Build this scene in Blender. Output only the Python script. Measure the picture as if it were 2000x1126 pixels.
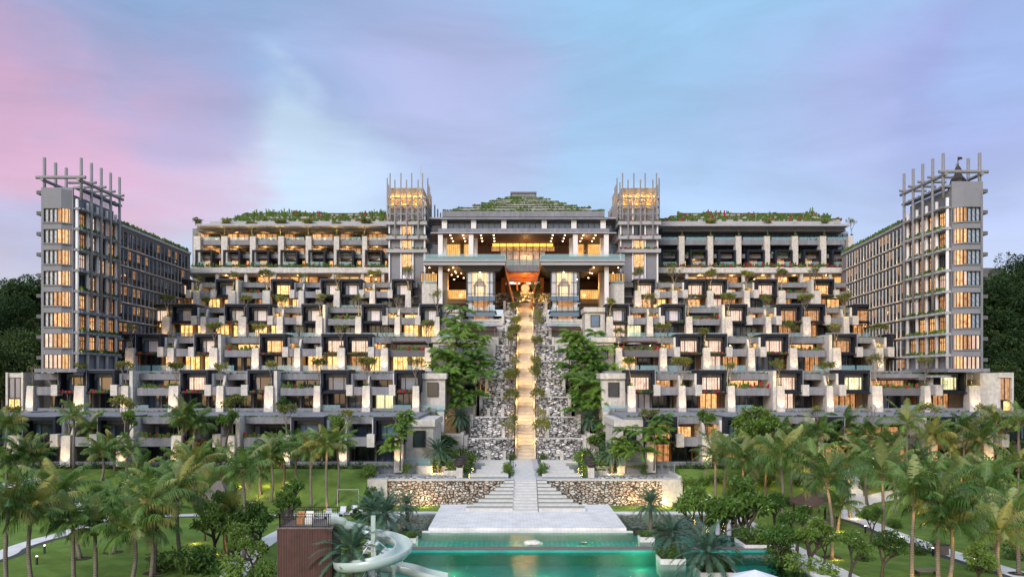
import bpy, math, random
from mathutils import Vector, Matrix, noise as mnoise
R = math.radians
scene = bpy.context.scene
COL = scene.collection
for o in list(bpy.data.objects): bpy.data.objects.remove(o)

# ------------------------------------------------------------------ camera, sky, sun, exposure
F, HZ, CAMZ = 1600.0, 735.0, 17.0           # focal length and horizon row measured in the 2000 px photograph
cam_d = bpy.data.cameras.new('camera'); cam = bpy.data.objects.new('camera', cam_d); COL.objects.link(cam)
cam.location = (0, 0, CAMZ); cam.rotation_euler = (R(90), 0, 0)
cam_d.sensor_width = 36; cam_d.lens = 36*F/2000; cam_d.shift_y = (HZ-563)/2000
cam_d.clip_start = .5; cam_d.clip_end = 5000
scene.camera = cam
scene.view_settings.view_transform = 'Standard'; scene.view_settings.look = 'None'
scene.view_settings.exposure = 0.4; scene.view_settings.gamma = 1
SUN_EL, SUN_AZ = 11, 205      # compass: 0 = +Y, clockwise; the low sun stands behind the camera, a little to the left
sd = bpy.data.lights.new('sun', 'SUN'); so = bpy.data.objects.new('sun', sd); COL.objects.link(so)
sd.energy = 2.05; sd.angle = R(25); sd.color = (1, .94, .92)
_dv = Vector((math.sin(R(SUN_AZ))*math.cos(R(28)), math.cos(R(SUN_AZ))*math.cos(R(28)), math.sin(R(28))))
so.rotation_euler = _dv.to_track_quat('Z', 'Y').to_euler()

def build_world():
    w = bpy.data.worlds.new('World'); scene.world = w; w.use_nodes = True
    nt = w.node_tree; N = nt.nodes; L = nt.links; N.clear()
    def node(t, **k):
        n = N.new(t)
        for a, b in k.items(): setattr(n, a, b)
        return n
    out = node('ShaderNodeOutputWorld')
    tc = node('ShaderNodeTexCoord')
    sky = node('ShaderNodeTexSky', sky_type='NISHITA', sun_disc=False, sun_elevation=R(SUN_EL), sun_rotation=R(SUN_AZ))
    b1 = node('ShaderNodeBackground'); b1.inputs[1].default_value = .05
    L.new(sky.outputs[0], b1.inputs[0])
    nz = node('ShaderNodeTexNoise'); nz.inputs['Scale'].default_value = 3.4; nz.inputs['Detail'].default_value = 5; nz.inputs['Roughness'].default_value = .52
    st = node('ShaderNodeMapping'); st.inputs['Scale'].default_value = (1, 1, 2.0); st.inputs['Rotation'].default_value = (0, R(-14), 0)
    L.new(tc.outputs['Generated'], st.inputs[0]); L.new(st.outputs[0], nz.inputs[0])
    sub = node('ShaderNodeVectorMath', operation='SUBTRACT'); L.new(nz.outputs['Color'], sub.inputs[0]); sub.inputs[1].default_value = (.5, .5, .5)
    scl = node('ShaderNodeVectorMath', operation='SCALE'); L.new(sub.outputs[0], scl.inputs[0]); scl.inputs['Scale'].default_value = .34
    add = node('ShaderNodeVectorMath', operation='ADD'); L.new(tc.outputs['Generated'], add.inputs[0]); L.new(scl.outputs[0], add.inputs[1])
    nrm = node('ShaderNodeVectorMath', operation='NORMALIZE'); L.new(add.outputs[0], nrm.inputs[0])
    D = nrm.outputs[0]
    sep = node('ShaderNodeSeparateXYZ'); L.new(D, sep.inputs[0])
    ramp = node('ShaderNodeValToRGB'); L.new(sep.outputs['Z'], ramp.inputs[0])
    e = ramp.color_ramp.elements
    e[0].position = 0; e[0].color = (.50, .52, .74, 1)
    e[1].position = .8; e[1].color = (1.05, 1.2, 1.5, 1)
    for p, c in ((.12, (.50, .56, .82, 1)), (.25, (.40, .52, .82, 1)), (.40, (.30, .50, .80, 1)), (.52, (.5, .68, 1.0, 1))):
        x = e.new(p); x.color = c
    cur = ramp.outputs[0]
    def blob(px, py, width, colr, alpha, cur, detail=0.0):
        v = Vector(((px-1000)/F, 1, (HZ-py)/F)).normalized() if not isinstance(px, Vector) else px.normalized()
        d = node('ShaderNodeVectorMath', operation='DOT_PRODUCT'); L.new(D, d.inputs[0]); d.inputs[1].default_value = v
        mr = node('ShaderNodeMapRange', interpolation_type='SMOOTHSTEP')
        L.new(d.outputs['Value'], mr.inputs[0]); mr.inputs[1].default_value = math.cos(R(width)); mr.inputs[2].default_value = math.cos(R(width*.1))
        mr.inputs[3].default_value = 0; mr.inputs[4].default_value = alpha
        mx = node('ShaderNodeMix', data_type='RGBA'); L.new(mr.outputs[0], mx.inputs['Factor'])
        L.new(cur, mx.inputs['A']); mx.inputs['B'].default_value = (*colr, 1)
        return mx.outputs['Result']
    for px, py, wd, c, al in (
        (1350, 40, 20, (.30, .55, .82), .85), (1650, 30, 8, (.30, .62, .86), .5), (120, 20, 11, (.26, .37, .66), .85), (380, 60, 8, (.30, .42, .72), .6),
        (850, 180, 15, (.38, .42, .71), .8), (950, 260, 9, (.47, .42, .70), .65),
        (500, 250, 5.5, (.60, .73, .90), .75), (560, 350, 7, (.62, .75, .92), .85), (420, 280, 4, (.62, .75, .92), .6), (330, 440, 4, (.62, .72, .88), .6), (700, 380, 5, (.56, .66, .87), .5),
        (60, 210, 11, (.56, .37, .62), .75), (250, 320, 9, (.72, .36, .56), .85), (60, 320, 11, (.76, .35, .54), .9),
        (390, 360, 3.5, (.66, .42, .62), .5), (20, 430, 4, (.62, .40, .60), .6), (60, 500, 4.5, (.42, .42, .70), .75), (330, 150, 6, (.38, .38, .68), .65),
        (1800, 260, 15, (.39, .38, .74), .85), (1900, 160, 9, (.31, .29, .66), .85), (1980, 60, 5, (.30, .46, .80), .5), (1450, 380, 10, (.40, .48, .80), .5), (1650, 230, 4, (.42, .40, .76), .5)):
        cur = blob(px, py, wd, c, al, cur)
    cur = blob(Vector((-.45, -1, .12)), 0, 62, (1.12, 1.02, 1.06), .95, cur)     # the bright evening horizon behind the camera
    n2 = node('ShaderNodeTexNoise'); n2.inputs['Scale'].default_value = 5.5; n2.inputs['Detail'].default_value = 6; n2.inputs['Roughness'].default_value = .55; n2.inputs['Distortion'].default_value = .6
    m2 = node('ShaderNodeMapping'); m2.inputs['Rotation'].default_value = (0, R(28), 0); m2.inputs['Scale'].default_value = (.55, 1, 2.6); L.new(tc.outputs['Generated'], m2.inputs[0]); L.new(m2.outputs[0], n2.inputs[0])
    mr2 = node('ShaderNodeMapRange'); L.new(n2.outputs['Fac'], mr2.inputs[0]); mr2.inputs[1].default_value = .3; mr2.inputs[2].default_value = .7; mr2.inputs[3].default_value = .82; mr2.inputs[4].default_value = 1.14
    sv = node('ShaderNodeVectorMath', operation='SCALE'); L.new(cur, sv.inputs[0]); L.new(mr2.outputs[0], sv.inputs['Scale'])
    b2 = node('ShaderNodeBackground'); L.new(sv.outputs[0], b2.inputs[0]); b2.inputs[1].default_value = .57
    a = node('ShaderNodeAddShader'); L.new(b1.outputs[0], a.inputs[0]); L.new(b2.outputs[0], a.inputs[1])
    L.new(a.outputs[0], out.inputs[0])
build_world()
try: scene.cycles.use_denoising = True
except Exception: pass
scene.cycles.max_bounces = 5; scene.cycles.diffuse_bounces = 2; scene.cycles.glossy_bounces = 3
scene.cycles.transparent_max_bounces = 8; scene.cycles.sample_clamp_indirect = 4

# ------------------------------------------------------------------ helpers
def PX(px, d): return (px-1000)*d/F
def PZ(py, d): return CAMZ-(py-HZ)*d/F
def CX(d): return .01625*d                  # the stair axis
def PY(py, z=0.): return (CAMZ-z)*F/(py-HZ)  # depth of a ground point at height z

class MB:
    def __init__(s): s.v, s.f, s.m = [], [], []
    def add(s, vs, fs, mi=0):
        k = len(s.v); s.v += [tuple(p) for p in vs]
        for f in fs: s.f.append(tuple(i+k for i in f)); s.m.append(mi)
    def hexa(s, p, mi=0):                   # p: four bottom points counter-clockwise, four top points
        s.add(p, [(3,2,1,0),(4,5,6,7),(0,1,5,4),(1,2,6,5),(2,3,7,6),(3,0,4,7)], mi)
    def box(s, x0, x1, y0, y1, z0, z1, mi=0):
        s.hexa([(x0,y0,z0),(x1,y0,z0),(x1,y1,z0),(x0,y1,z0),(x0,y0,z1),(x1,y0,z1),(x1,y1,z1),(x0,y1,z1)], mi)
    def quad(s, a, b, c, d, mi=0): s.add([a,b,c,d], [(0,1,2,3)], mi)
    def prism(s, pts, axis, a, b, mi=0):    # a polygon in the plane across `axis`, drawn out from a to b
        n = len(pts)
        def P(p, t):
            if axis == 'y': return (p[0], t, p[1])
            if axis == 'x': return (t, p[0], p[1])
            return (p[0], p[1], t)
        vs = [P(p, a) for p in pts]+[P(p, b) for p in pts]
        s.add(vs, [tuple(range(n))[::-1], tuple(range(n, 2*n))]+[(i, (i+1)%n, n+(i+1)%n, n+i) for i in range(n)], mi)
    def tube(s, pts, rad, n=7, mi=0, caps=True):
        pts = [Vector(p) for p in pts]; k0 = len(s.v)
        if not hasattr(rad, '__len__'): rad = [rad]*len(pts)
        for i, p in enumerate(pts):
            t = (pts[min(i+1, len(pts)-1)]-pts[max(i-1, 0)]).normalized()
            u = t.cross(Vector((.31, .95, .05))); u = u.normalized() if u.length > .01 else Vector((1,0,0)); w = t.cross(u)
            for j in range(n):
                a = 2*math.pi*j/n; q = p+(u*math.cos(a)+w*math.sin(a))*rad[i]; s.v.append(tuple(q))
        for i in range(len(pts)-1):
            for j in range(n):
                a, b = k0+i*n+j, k0+i*n+(j+1)%n
                s.f.append((a, b, b+n, a+n)); s.m.append(mi)
        if caps:
            s.f.append(tuple(k0+j for j in range(n))[::-1]); s.m.append(mi)
            s.f.append(tuple(k0+(len(pts)-1)*n+j for j in range(n))); s.m.append(mi)
    def lathe(s, c, prof, n=14, mi=0):
        k0 = len(s.v)
        for r, z in prof:
            for j in range(n): s.v.append((c[0]+r*math.cos(2*math.pi*j/n), c[1]+r*math.sin(2*math.pi*j/n), c[2]+z))
        for i in range(len(prof)-1):
            for j in range(n):
                a, b = k0+i*n+j, k0+i*n+(j+1)%n
                s.f.append((a, b, b+n, a+n)); s.m.append(mi)
    def mesh(s, name, mats, off=Vector((0,0,0)), smooth=False):
        me = bpy.data.meshes.new(name)
        me.from_pydata([(p[0]-off[0], p[1]-off[1], p[2]-off[2]) for p in s.v], [], s.f)
        for m in (mats if isinstance(mats, (list, tuple)) else [mats]): me.materials.append(m)
        if any(s.m): me.polygons.foreach_set('material_index', s.m)
        if smooth: me.polygons.foreach_set('use_smooth', [True]*len(s.f))
        me.update(); return me
    def build(s, name, mats, parent=None, label=None, smooth=False, kind=None):
        if parent is None:
            xs, ys, zs = zip(*s.v); off = Vector(((min(xs)+max(xs))/2, (min(ys)+max(ys))/2, min(zs)))
        else:
            r = parent
            while r.parent: r = r.parent
            off = Vector(r.location)
        o = bpy.data.objects.new(name, s.mesh(name, mats, off, smooth)); COL.objects.link(o)
        if parent is None: o.location = off
        else: o.parent = parent
        if label: o['label'] = label
        if kind: o['kind'] = kind
        return o
def tag(o, label, cat, group=None):
    o['label'] = label; o['category'] = cat
    if group: o['group'] = group
    return o
def thing(name, label, cat, loc=(0,0,0), group=None):
    o = bpy.data.objects.new(name, None); COL.objects.link(o); o.location = loc; o.empty_display_size = .3
    return tag(o, label, cat, group)
def part(name, mesh, parent, loc=(0,0,0), rz=0, sc=1, label=None):
    o = bpy.data.objects.new(name, mesh); COL.objects.link(o); o.parent = parent; o.location = loc; o.rotation_euler = (0,0,rz)
    o.scale = sc if hasattr(sc, '__len__') else (sc,)*3
    if label: o['label'] = label
    return o
def lamp(loc, power, col=(1,.62,.28), rad=.12, spot=None, aim=(0,0,1), blend=.8):
    l = bpy.data.lights.new('lamp', 'SPOT' if spot else 'POINT'); l.energy = power; l.color = col; l.shadow_soft_size = rad
    o = bpy.data.objects.new('lamp_light', l); COL.objects.link(o); o.location = loc
    if spot:
        l.spot_size = R(spot); l.spot_blend = blend
        o.rotation_euler = Vector(aim).to_track_quat('-Z', 'Y').to_euler()
    return o
ORD = 'first second third fourth fifth sixth seventh eighth ninth tenth eleventh twelfth thirteenth fourteenth fifteenth sixteenth seventeenth eighteenth nineteenth twentieth'.split()
ORD += ['twenty-'+x for x in ORD[:9]]+['thirtieth']+['thirty-'+x for x in ORD[:9]]+['fortieth']
for t in ('forty', 'fifty', 'sixty'): ORD += [t+'-'+x for x in ORD[:9]]+[{'forty':'fiftieth','fifty':'sixtieth','sixty':'seventieth'}[t]]

# ------------------------------------------------------------------ materials
def material(name, col, rough=.8, spec=.3, var=0., vscale=2., bump=0., bscale=8., metal=0., trans=0., objvar=0., stripes=None, coat=0., streak=0.):
    m = bpy.data.materials.new(name); m.use_nodes = True; nt = m.node_tree; N, L = nt.nodes, nt.links
    b = N['Principled BSDF']; b.inputs['Roughness'].default_value = rough; b.inputs['Specular IOR Level'].default_value = spec
    b.inputs['Metallic'].default_value = metal; b.inputs['Base Color'].default_value = (*col, 1)
    if coat: b.inputs['Coat Weight'].default_value = coat; b.inputs['Coat Roughness'].default_value = .04
    tc = N.new('ShaderNodeTexCoord'); cur = None
    def mixv(fac_out, lo, hi, src):
        mr = N.new('ShaderNodeMapRange'); L.new(fac_out, mr.inputs[0]); mr.inputs[1].default_value = .25; mr.inputs[2].default_value = .75
        mr.inputs[3].default_value = lo; mr.inputs[4].default_value = hi
        mul = N.new('ShaderNodeVectorMath'); mul.operation = 'SCALE'
        if src is None: mul.inputs[0].default_value = col
        else: L.new(src, mul.inputs[0])
        L.new(mr.outputs[0], mul.inputs['Scale']); return mul.outputs[0]
    if var:
        n = N.new('ShaderNodeTexNoise'); n.inputs['Scale'].default_value = vscale; n.inputs['Detail'].default_value = 6; n.inputs['Roughness'].default_value = .65
        L.new(tc.outputs['Object'], n.inputs[0]); cur = mixv(n.outputs['Fac'], 1-var, 1+var, cur)
    if streak:                              # rain streaks running down the face
        sm_ = N.new('ShaderNodeMapping'); sm_.inputs['Scale'].default_value = (1.6, 1.6, .10); L.new(tc.outputs['Object'], sm_.inputs[0])
        n = N.new('ShaderNodeTexNoise'); n.inputs['Scale'].default_value = 1.3; n.inputs['Detail'].default_value = 5; n.inputs['Roughness'].default_value = .7; L.new(sm_.outputs[0], n.inputs[0]); cur = mixv(n.outputs['Fac'], 1-streak, 1+streak*.6, cur)
    for ax, sc_, amt in ([] if not stripes else [stripes] if isinstance(stripes[0], str) else stripes):
        w = N.new('ShaderNodeTexWave'); w.bands_direction = ax; w.inputs['Scale'].default_value = sc_; w.inputs['Distortion'].default_value = .6
        L.new(tc.outputs['Object'], w.inputs[0]); cur = mixv(w.outputs['Fac'], 1-amt, 1+amt, cur)
    if objvar:
        oi = N.new('ShaderNodeObjectInfo')
        hs = N.new('ShaderNodeHueSaturation'); mr = N.new('ShaderNodeMapRange'); L.new(oi.outputs['Random'], mr.inputs[0])
        mr.inputs[3].default_value = 1-objvar; mr.inputs[4].default_value = 1+objvar; L.new(mr.outputs[0], hs.inputs['Value'])
        mr2 = N.new('ShaderNodeMapRange'); L.new(oi.outputs['Random'], mr2.inputs[0]); mr2.inputs[3].default_value = .5+.06*objvar; mr2.inputs[4].default_value = .5-.06*objvar
        L.new(mr2.outputs[0], hs.inputs['Hue'])
        if cur is None: hs.inputs['Color'].default_value = (*col, 1)
        else: L.new(cur, hs.inputs['Color'])
        cur = hs.outputs[0]
    if cur is not None: L.new(cur, b.inputs['Base Color'])
    if bump:
        n = N.new('ShaderNodeTexNoise'); n.inputs['Scale'].default_value = bscale; n.inputs['Detail'].default_value = 5; L.new(tc.outputs['Object'], n.inputs[0])
        bp = N.new('ShaderNodeBump'); bp.inputs['Strength'].default_value = bump; bp.inputs['Distance'].default_value = .1; L.new(n.outputs['Fac'], bp.inputs['Height']); L.new(bp.outputs[0], b.inputs['Normal'])
    if trans:
        t = N.new('ShaderNodeBsdfTranslucent'); mx = N.new('ShaderNodeMixShader'); mx.inputs[0].default_value = trans
        if cur is None: t.inputs[0].default_value = (*col, 1)
        else: L.new(cur, t.inputs[0])
        L.new(b.outputs[0], mx.inputs[1]); L.new(t.outputs[0], mx.inputs[2]); L.new(mx.outputs[0], N['Material Output'].inputs[0])
    return m
def lit(name, c0, c1, strength, scale=.9, dark=.25, rough=.15):
    """a lit window: a warm room seen behind sheer curtains, as bands of lamp-lit cloth and darker furniture"""
    m = bpy.data.materials.new(name); m.use_nodes = True; N, L = m.node_tree.nodes, m.node_tree.links
    b = N['Principled BSDF']; b.inputs['Roughness'].default_value = rough; b.inputs['Base Color'].default_value = (.08, .07, .06, 1)
    tc = N.new('ShaderNodeTexCoord'); mp = N.new('ShaderNodeMapping'); mp.inputs['Scale'].default_value = (1.2, 1.2, 1.0); L.new(tc.outputs['Object'], mp.inputs[0])
    n = N.new('ShaderNodeTexNoise'); n.inputs['Scale'].default_value = scale; n.inputs['Detail'].default_value = 4; n.inputs['Roughness'].default_value = .7; L.new(mp.outputs[0], n.inputs[0])
    r = N.new('ShaderNodeValToRGB'); L.new(n.outputs['Fac'], r.inputs[0]); e = r.color_ramp.elements
    e[0].position = .30; e[0].color = (c0[0]*dark, c0[1]*dark, c0[2]*dark, 1); e[1].position = .68; e[1].color = (*c1, 1)
    x = e.new(.44); x.color = (*c0, 1)
    w = N.new('ShaderNodeTexWave'); w.inputs['Scale'].default_value = 1.1; w.inputs['Distortion'].default_value = 1.5; w.bands_direction = 'DIAGONAL'; mp2 = N.new('ShaderNodeMapping'); mp2.inputs['Scale'].default_value = (1.2, 1.2, .03); L.new(tc.outputs['Object'], mp2.inputs[0]); L.new(mp2.outputs[0], w.inputs[0])
    mr = N.new('ShaderNodeMapRange'); L.new(w.outputs['Fac'], mr.inputs[0]); mr.inputs[3].default_value = .7; mr.inputs[4].default_value = 1.1
    v = N.new('ShaderNodeVectorMath'); v.operation = 'SCALE'; L.new(r.outputs[0], v.inputs[0]); L.new(mr.outputs[0], v.inputs['Scale'])
    L.new(v.outputs[0], b.inputs['Emission Color']); b.inputs['Emission Strength'].default_value = strength*1.05
    try: m.cycles.emission_sampling = 'NONE'
    except Exception: pass
    return m
def glow(name, col, strength):
    m = bpy.data.materials.new(name); m.use_nodes = True; b = m.node_tree.nodes['Principled BSDF']
    b.inputs['Base Color'].default_value = (*col, 1); b.inputs['Emission Color'].default_value = (*col, 1); b.inputs['Emission Strength'].default_value = strength
    try: m.cycles.emission_sampling = 'NONE'
    except Exception: pass
    return m
def clear_glass(name, tint, fac, spec=.12):
    """thin glass: mostly see-through with a tinted body and a mirror film"""
    m = bpy.data.materials.new(name); m.use_nodes = True; N, L = m.node_tree.nodes, m.node_tree.links
    b = N['Principled BSDF']; b.inputs['Base Color'].default_value = (*tint, 1); b.inputs['Roughness'].default_value = .05; b.inputs['Coat Weight'].default_value = 1
    t = N.new('ShaderNodeBsdfTransparent'); mx = N.new('ShaderNodeMixShader'); mx.inputs[0].default_value = fac
    L.new(t.outputs[0], mx.inputs[1]); L.new(b.outputs[0], mx.inputs[2]); L.new(mx.outputs[0], N['Material Output'].inputs[0])
    return m
def rock(name, light, mid, scale, zsq=1.7, warm=None, gap=.05):
    m = bpy.data.materials.new(name); m.use_nodes = True; N, L = m.node_tree.nodes, m.node_tree.links
    b = N['Principled BSDF']; b.inputs['Roughness'].default_value = .9
    tc = N.new('ShaderNodeTexCoord'); mp = N.new('ShaderNodeMapping'); mp.inputs['Scale'].default_value = (1, 1, zsq); L.new(tc.outputs['Object'], mp.inputs[0])
    nz = N.new('ShaderNodeTexNoise'); nz.inputs['Scale'].default_value = 1.6; L.new(mp.outputs[0], nz.inputs[0])
    ad = N.new('ShaderNodeVectorMath'); ad.operation = 'MULTIPLY_ADD'; L.new(nz.outputs['Color'], ad.inputs[0]); ad.inputs[1].default_value = (.5,.5,.5); L.new(mp.outputs[0], ad.inputs[2])
    v = N.new('ShaderNodeTexVoronoi'); v.feature = 'DISTANCE_TO_EDGE'; v.inputs['Scale'].default_value = scale; L.new(ad.outputs[0], v.inputs[0])
    c = N.new('ShaderNodeTexVoronoi'); c.inputs['Scale'].default_value = scale; L.new(ad.outputs[0], c.inputs[0])
    sp = N.new('ShaderNodeSeparateColor'); L.new(c.outputs['Color'], sp.inputs[0])
    r = N.new('ShaderNodeValToRGB'); L.new(sp.outputs[0], r.inputs[0]); e = r.color_ramp.elements
    e[0].position = 0; e[0].color = (*mid, 1); e[1].position = 1; e[1].color = (*light, 1)
    if warm: x = e.new(.35); x.color = (*warm, 1)
    x = e.new(.6); x.color = tuple(.5*(a+b_) for a, b_ in zip(mid, light))+(1,)
    g = N.new('ShaderNodeMapRange'); g.interpolation_type = 'SMOOTHSTEP'; L.new(v.outputs['Distance'], g.inputs[0]); g.inputs[1].default_value = gap*.3; g.inputs[2].default_value = gap*2.6; g.inputs[3].default_value = .08; g.inputs[4].default_value = 1
    s = N.new('ShaderNodeVectorMath'); s.operation = 'SCALE'; L.new(r.outputs[0], s.inputs[0]); L.new(g.outputs[0], s.inputs['Scale']); L.new(s.outputs[0], b.inputs['Base Color'])
    bp = N.new('ShaderNodeBump'); bp.inputs['Strength'].default_value = 1; bp.inputs['Distance'].default_value = .25; L.new(g.outputs[0], bp.inputs['Height']); L.new(bp.outputs[0], b.inputs['Normal'])
    return m
def water(name, tint, wscale=1.2, bump=.06):
    m = bpy.data.materials.new(name); m.use_nodes = True; N, L = m.node_tree.nodes, m.node_tree.links
    N.remove(N['Principled BSDF'])
    t = N.new('ShaderNodeBsdfTransparent'); t.inputs[0].default_value = (*tint, 1)
    g = N.new('ShaderNodeBsdfGlossy'); g.inputs['Roughness'].default_value = .03
    fr = N.new('ShaderNodeFresnel'); fr.inputs[0].default_value = 1.33
    mx = N.new('ShaderNodeMixShader'); L.new(fr.outputs[0], mx.inputs[0]); L.new(t.outputs[0], mx.inputs[1]); L.new(g.outputs[0], mx.inputs[2]); L.new(mx.outputs[0], N['Material Output'].inputs[0])
    tc = N.new('ShaderNodeTexCoord'); n = N.new('ShaderNodeTexNoise'); n.inputs['Scale'].default_value = wscale; n.inputs['Detail'].default_value = 3; L.new(tc.outputs['Object'], n.inputs[0])
    bp = N.new('ShaderNodeBump'); bp.inputs['Strength'].default_value = bump; bp.inputs['Distance'].default_value = .3; L.new(n.outputs['Fac'], bp.inputs['Height']); L.new(bp.outputs[0], g.inputs['Normal']); L.new(bp.outputs[0], fr.inputs['Normal'])
    return m
M = dict(
    conc=material('grey render', (.205,.211,.236), .85, .2, .14, .5, .1, 20, streak=.3),
    concd=material('dark grey render', (.12,.118,.125), .85, .2, .12, .6),
    concl=material('pale grey render', (.34,.34,.36), .8, .2, .1, .5),
    towr=material('tower grey render', (.20,.205,.23), .8, .25, .12, .35, .05, 15),
    wingw=material('shaded brown grey wing render', (.135,.122,.126), .85, .2, .14, .35),  # left side wing only: its shade is put into this darker colour
    stone=material('cream coral stone', (.52,.495,.455), .9, .2, .26, 1.6, .5, 6, streak=.22),
    stonew=material('rough limestone blocks', (.50,.465,.42), .9, .2, .40, 3.2, .8, 5),
    white=material('white painted column', (.66,.65,.65), .6, .3, .06, 1),
    pod=material('dark blue black cladding', (.011,.015,.026), .6, .2, .2, 2),
    podin=material('pod inner grey', (.05,.05,.065), .7, .3, .1, 1),
    frame=material('black metal frame', (.012,.012,.014), .4, .5),
    frameb=material('dark brown frame', (.03,.022,.018), .5, .4),
    crown=material('lantern crown stone', (.32,.26,.18), .85, .2, .15, .8),
    beige=material('beige plaster', (.42,.35,.28), .85, .2, .12, .6),
    tan=material('tan timber wall', (.42,.20,.085), .6, .3, .2, 1.2, stripes=('X', 1.2, .12)),
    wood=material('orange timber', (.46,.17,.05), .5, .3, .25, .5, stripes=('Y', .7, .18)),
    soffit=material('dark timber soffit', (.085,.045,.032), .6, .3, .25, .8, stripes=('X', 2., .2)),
    deckst=material('grey stone paving', (.37,.38,.40), .75, .3, .14, .8, stripes=('Y', 1.0, .06)),
    pave=material('white stone paving', (.62,.61,.59), .7, .3, .2, .7, stripes=[('X', .8, .025), ('Y', .5, .025)]),
    step=material('limestone steps', (.62,.51,.37), .85, .2, .2, 1.2),
    stepw=material('pale stone steps', (.52,.51,.485), .8, .2, .18, 1.5),
    rockw=rock('white limestone boulders', (.80,.78,.75), (.25,.24,.235), 1.25, 2.0, None, .05),
    rockt=rock('tan rubble masonry', (.74,.70,.64), (.36,.29,.24), 1.9, 1.9, (.52,.38,.29), .06),
    grass=material('lawn grass', (.125,.20,.042), .95, .1, .38, .35, .6, 40, stripes=('DIAGONAL', .22, .04)),
    soil=material('dark soil', (.05,.045,.03), .95, .1, .3, 1),
    hill=material('jungle floor', (.018,.034,.014), .95, .1, .4, .2),
    green=material('planting green', (.085,.15,.032), .8, .2, .5, .8, trans=.25),
    greend=material('dark hedge leaves', (.022,.055,.016), .8, .2, .4, .9, trans=.2),
    rooft=material('terraced roof stone', (.32,.32,.31), .85, .2, .2, 1),
    bloom=material('red bougainvillea', (.36,.02,.05), .8, .2, .3, 1, trans=.2),
    sheer=material('sheer curtain and painted sky reflection', (.60,.56,.62), .2, .5, .16, .8, stripes=('X', .6, .06), coat=1.),  # on the lobby glass this pale tone paints a sky reflection
    sheerb=material('blue grey curtain behind glass', (.27,.33,.41), .15, .5, .25, .9, stripes=('DIAGONAL', .7, .15), coat=1.),
    dark=material('dark window glass', (.018,.026,.038), .06, .5, .5, .5, coat=.35),
    blue=material('blue grey window glass', (.08,.135,.21), .08, .5, .3, .5, coat=.5),
    spand=material('blue glass spandrel', (.055,.12,.20), .1, .6, .15, .6, coat=.6),
    teal=clear_glass('teal balustrade glass', (.26,.46,.50), .36),
    lit0=lit('window warm amber', (.95,.40,.12), (1.0,.70,.34), .95, 1.5, .12),
    lit1=lit('window bright yellow', (1.0,.45,.10), (1.0,.78,.38), 1.3, 1.5, .16),
    lit2=lit('window dim orange', (.62,.25,.08), (.95,.50,.22), .62, 1.4, .12),
    lit3=lit('window pale rose', (.80,.52,.38), (.95,.76,.62), .85, dark=.5),
    lit4=lit('window soft green white', (.85,.78,.40), (1.0,.95,.66), .95),
    goldw=lit('gold surface with painted glow', (.90,.42,.10), (1.0,.66,.22), .8, .5, .6),  # lamplight on gold walls and panels, painted as their own emission
    screen=lit('carved gold screen with painted glow', (.95,.58,.22), (1.0,.86,.56), 1.2, 2.2, .55),  # the screen's lit look is painted as its own emission
    lampg=glow('lamp glow', (1.0,.72,.38), 9.),
    lampw=glow('lamp white glow', (1.0,.84,.6), 6.),
    cove=glow('cove light', (1.0,.55,.08), 1.5),
    skyl=glow('pale skylight', (.70,.85,.92), .75),
    trunk=material('palm bark', (.17,.145,.12), .9, .1, .3, 4, stripes=('Z', 2.2, .28)),
    bark=material('grey bark', (.19,.165,.14), .9, .1, .35, 5),
    barkd=material('dark bark', (.06,.05,.04), .9, .1, .3, 5),
    palmg=material('golden coconut leaflets', (.25,.25,.055), .55, .35, .35, .7, trans=.3, objvar=.3),
    palmp=material('pale coconut leaflets', (.22,.27,.09), .5, .4, .35, .7, trans=.3, objvar=.3),
    palm=material('coconut leaflets', (.078,.155,.028), .5, .4, .35, .7, trans=.22, objvar=.35),
    palmy=material('yellow palm rib', (.22,.20,.06), .6, .3, .2, 2, objvar=.2),
    palmd=material('brown dead frond', (.20,.14,.09), .8, .2, .2, 2),
    phx=material('blue green date palm leaflets', (.07,.135,.085), .6, .3, .3, .9, trans=.2, objvar=.2),
    leaf=material('frangipani leaves', (.10,.19,.036), .6, .3, .4, 1.2, trans=.3, objvar=.4),
    leafl=material('olive leaves', (.25,.27,.07), .6, .3, .35, 1.2, trans=.3, objvar=.3),
    feather=material('feathery bright leaves', (.125,.24,.034), .6, .3, .35, .5, trans=.4, objvar=.3),
    jung=material('jungle leaves', (.042,.082,.027), .7, .2, .5, .35, trans=.2, objvar=.4),
    slide=material('pale mint fibreglass', (.40,.48,.45), .3, .5, .05, .8, coat=.3),
    slat=material('red brown timber boards', (.075,.036,.031), .65, .3, .25, 1, stripes=('X', 2.4, .4), streak=.3),
    slatd=material('brown edge tiles', (.15,.115,.105), .6, .3, .3, 3),
    thatch=material('grey thatch', (.15,.13,.115), .95, .1, .3, 4, .8, 14),
    roofb=material('brown roof shingles', (.09,.06,.048), .8, .2, .25, 3),
    metal=material('grey metal', (.30,.31,.33), .45, .4, .08, 1),
    post=material('tower post metal', (.20,.195,.20), .5, .4, .1, 1),
    canvas=material('grey canvas', (.33,.33,.38), .85, .2, .1, 2),
    canvasl=material('pale canvas', (.62,.63,.68), .85, .2, .08, 1),
    gravel=material('dark gravel', (.07,.07,.075), .95, .1, .5, 8),
    pooltile=material('teal pool tiles', (.13,.60,.48), .6, .3, .25, .4, stripes=[('X', .6, .1), ('Y', .6, .1)]),
    pooldeep=material('deep teal pool tiles', (.03,.36,.29), .6, .3, .3, .3),
    wat=water('pool water', (.72,.95,.90), 2.2, .11),
    pond=water('pond water', (.75,.85,.80), 3, .1),
    bronze=material('dark bronze', (.03,.022,.02), .5, .4, .2, 3),
    flower=material('white blossom', (.75,.74,.68), .7, .2),
)

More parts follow.
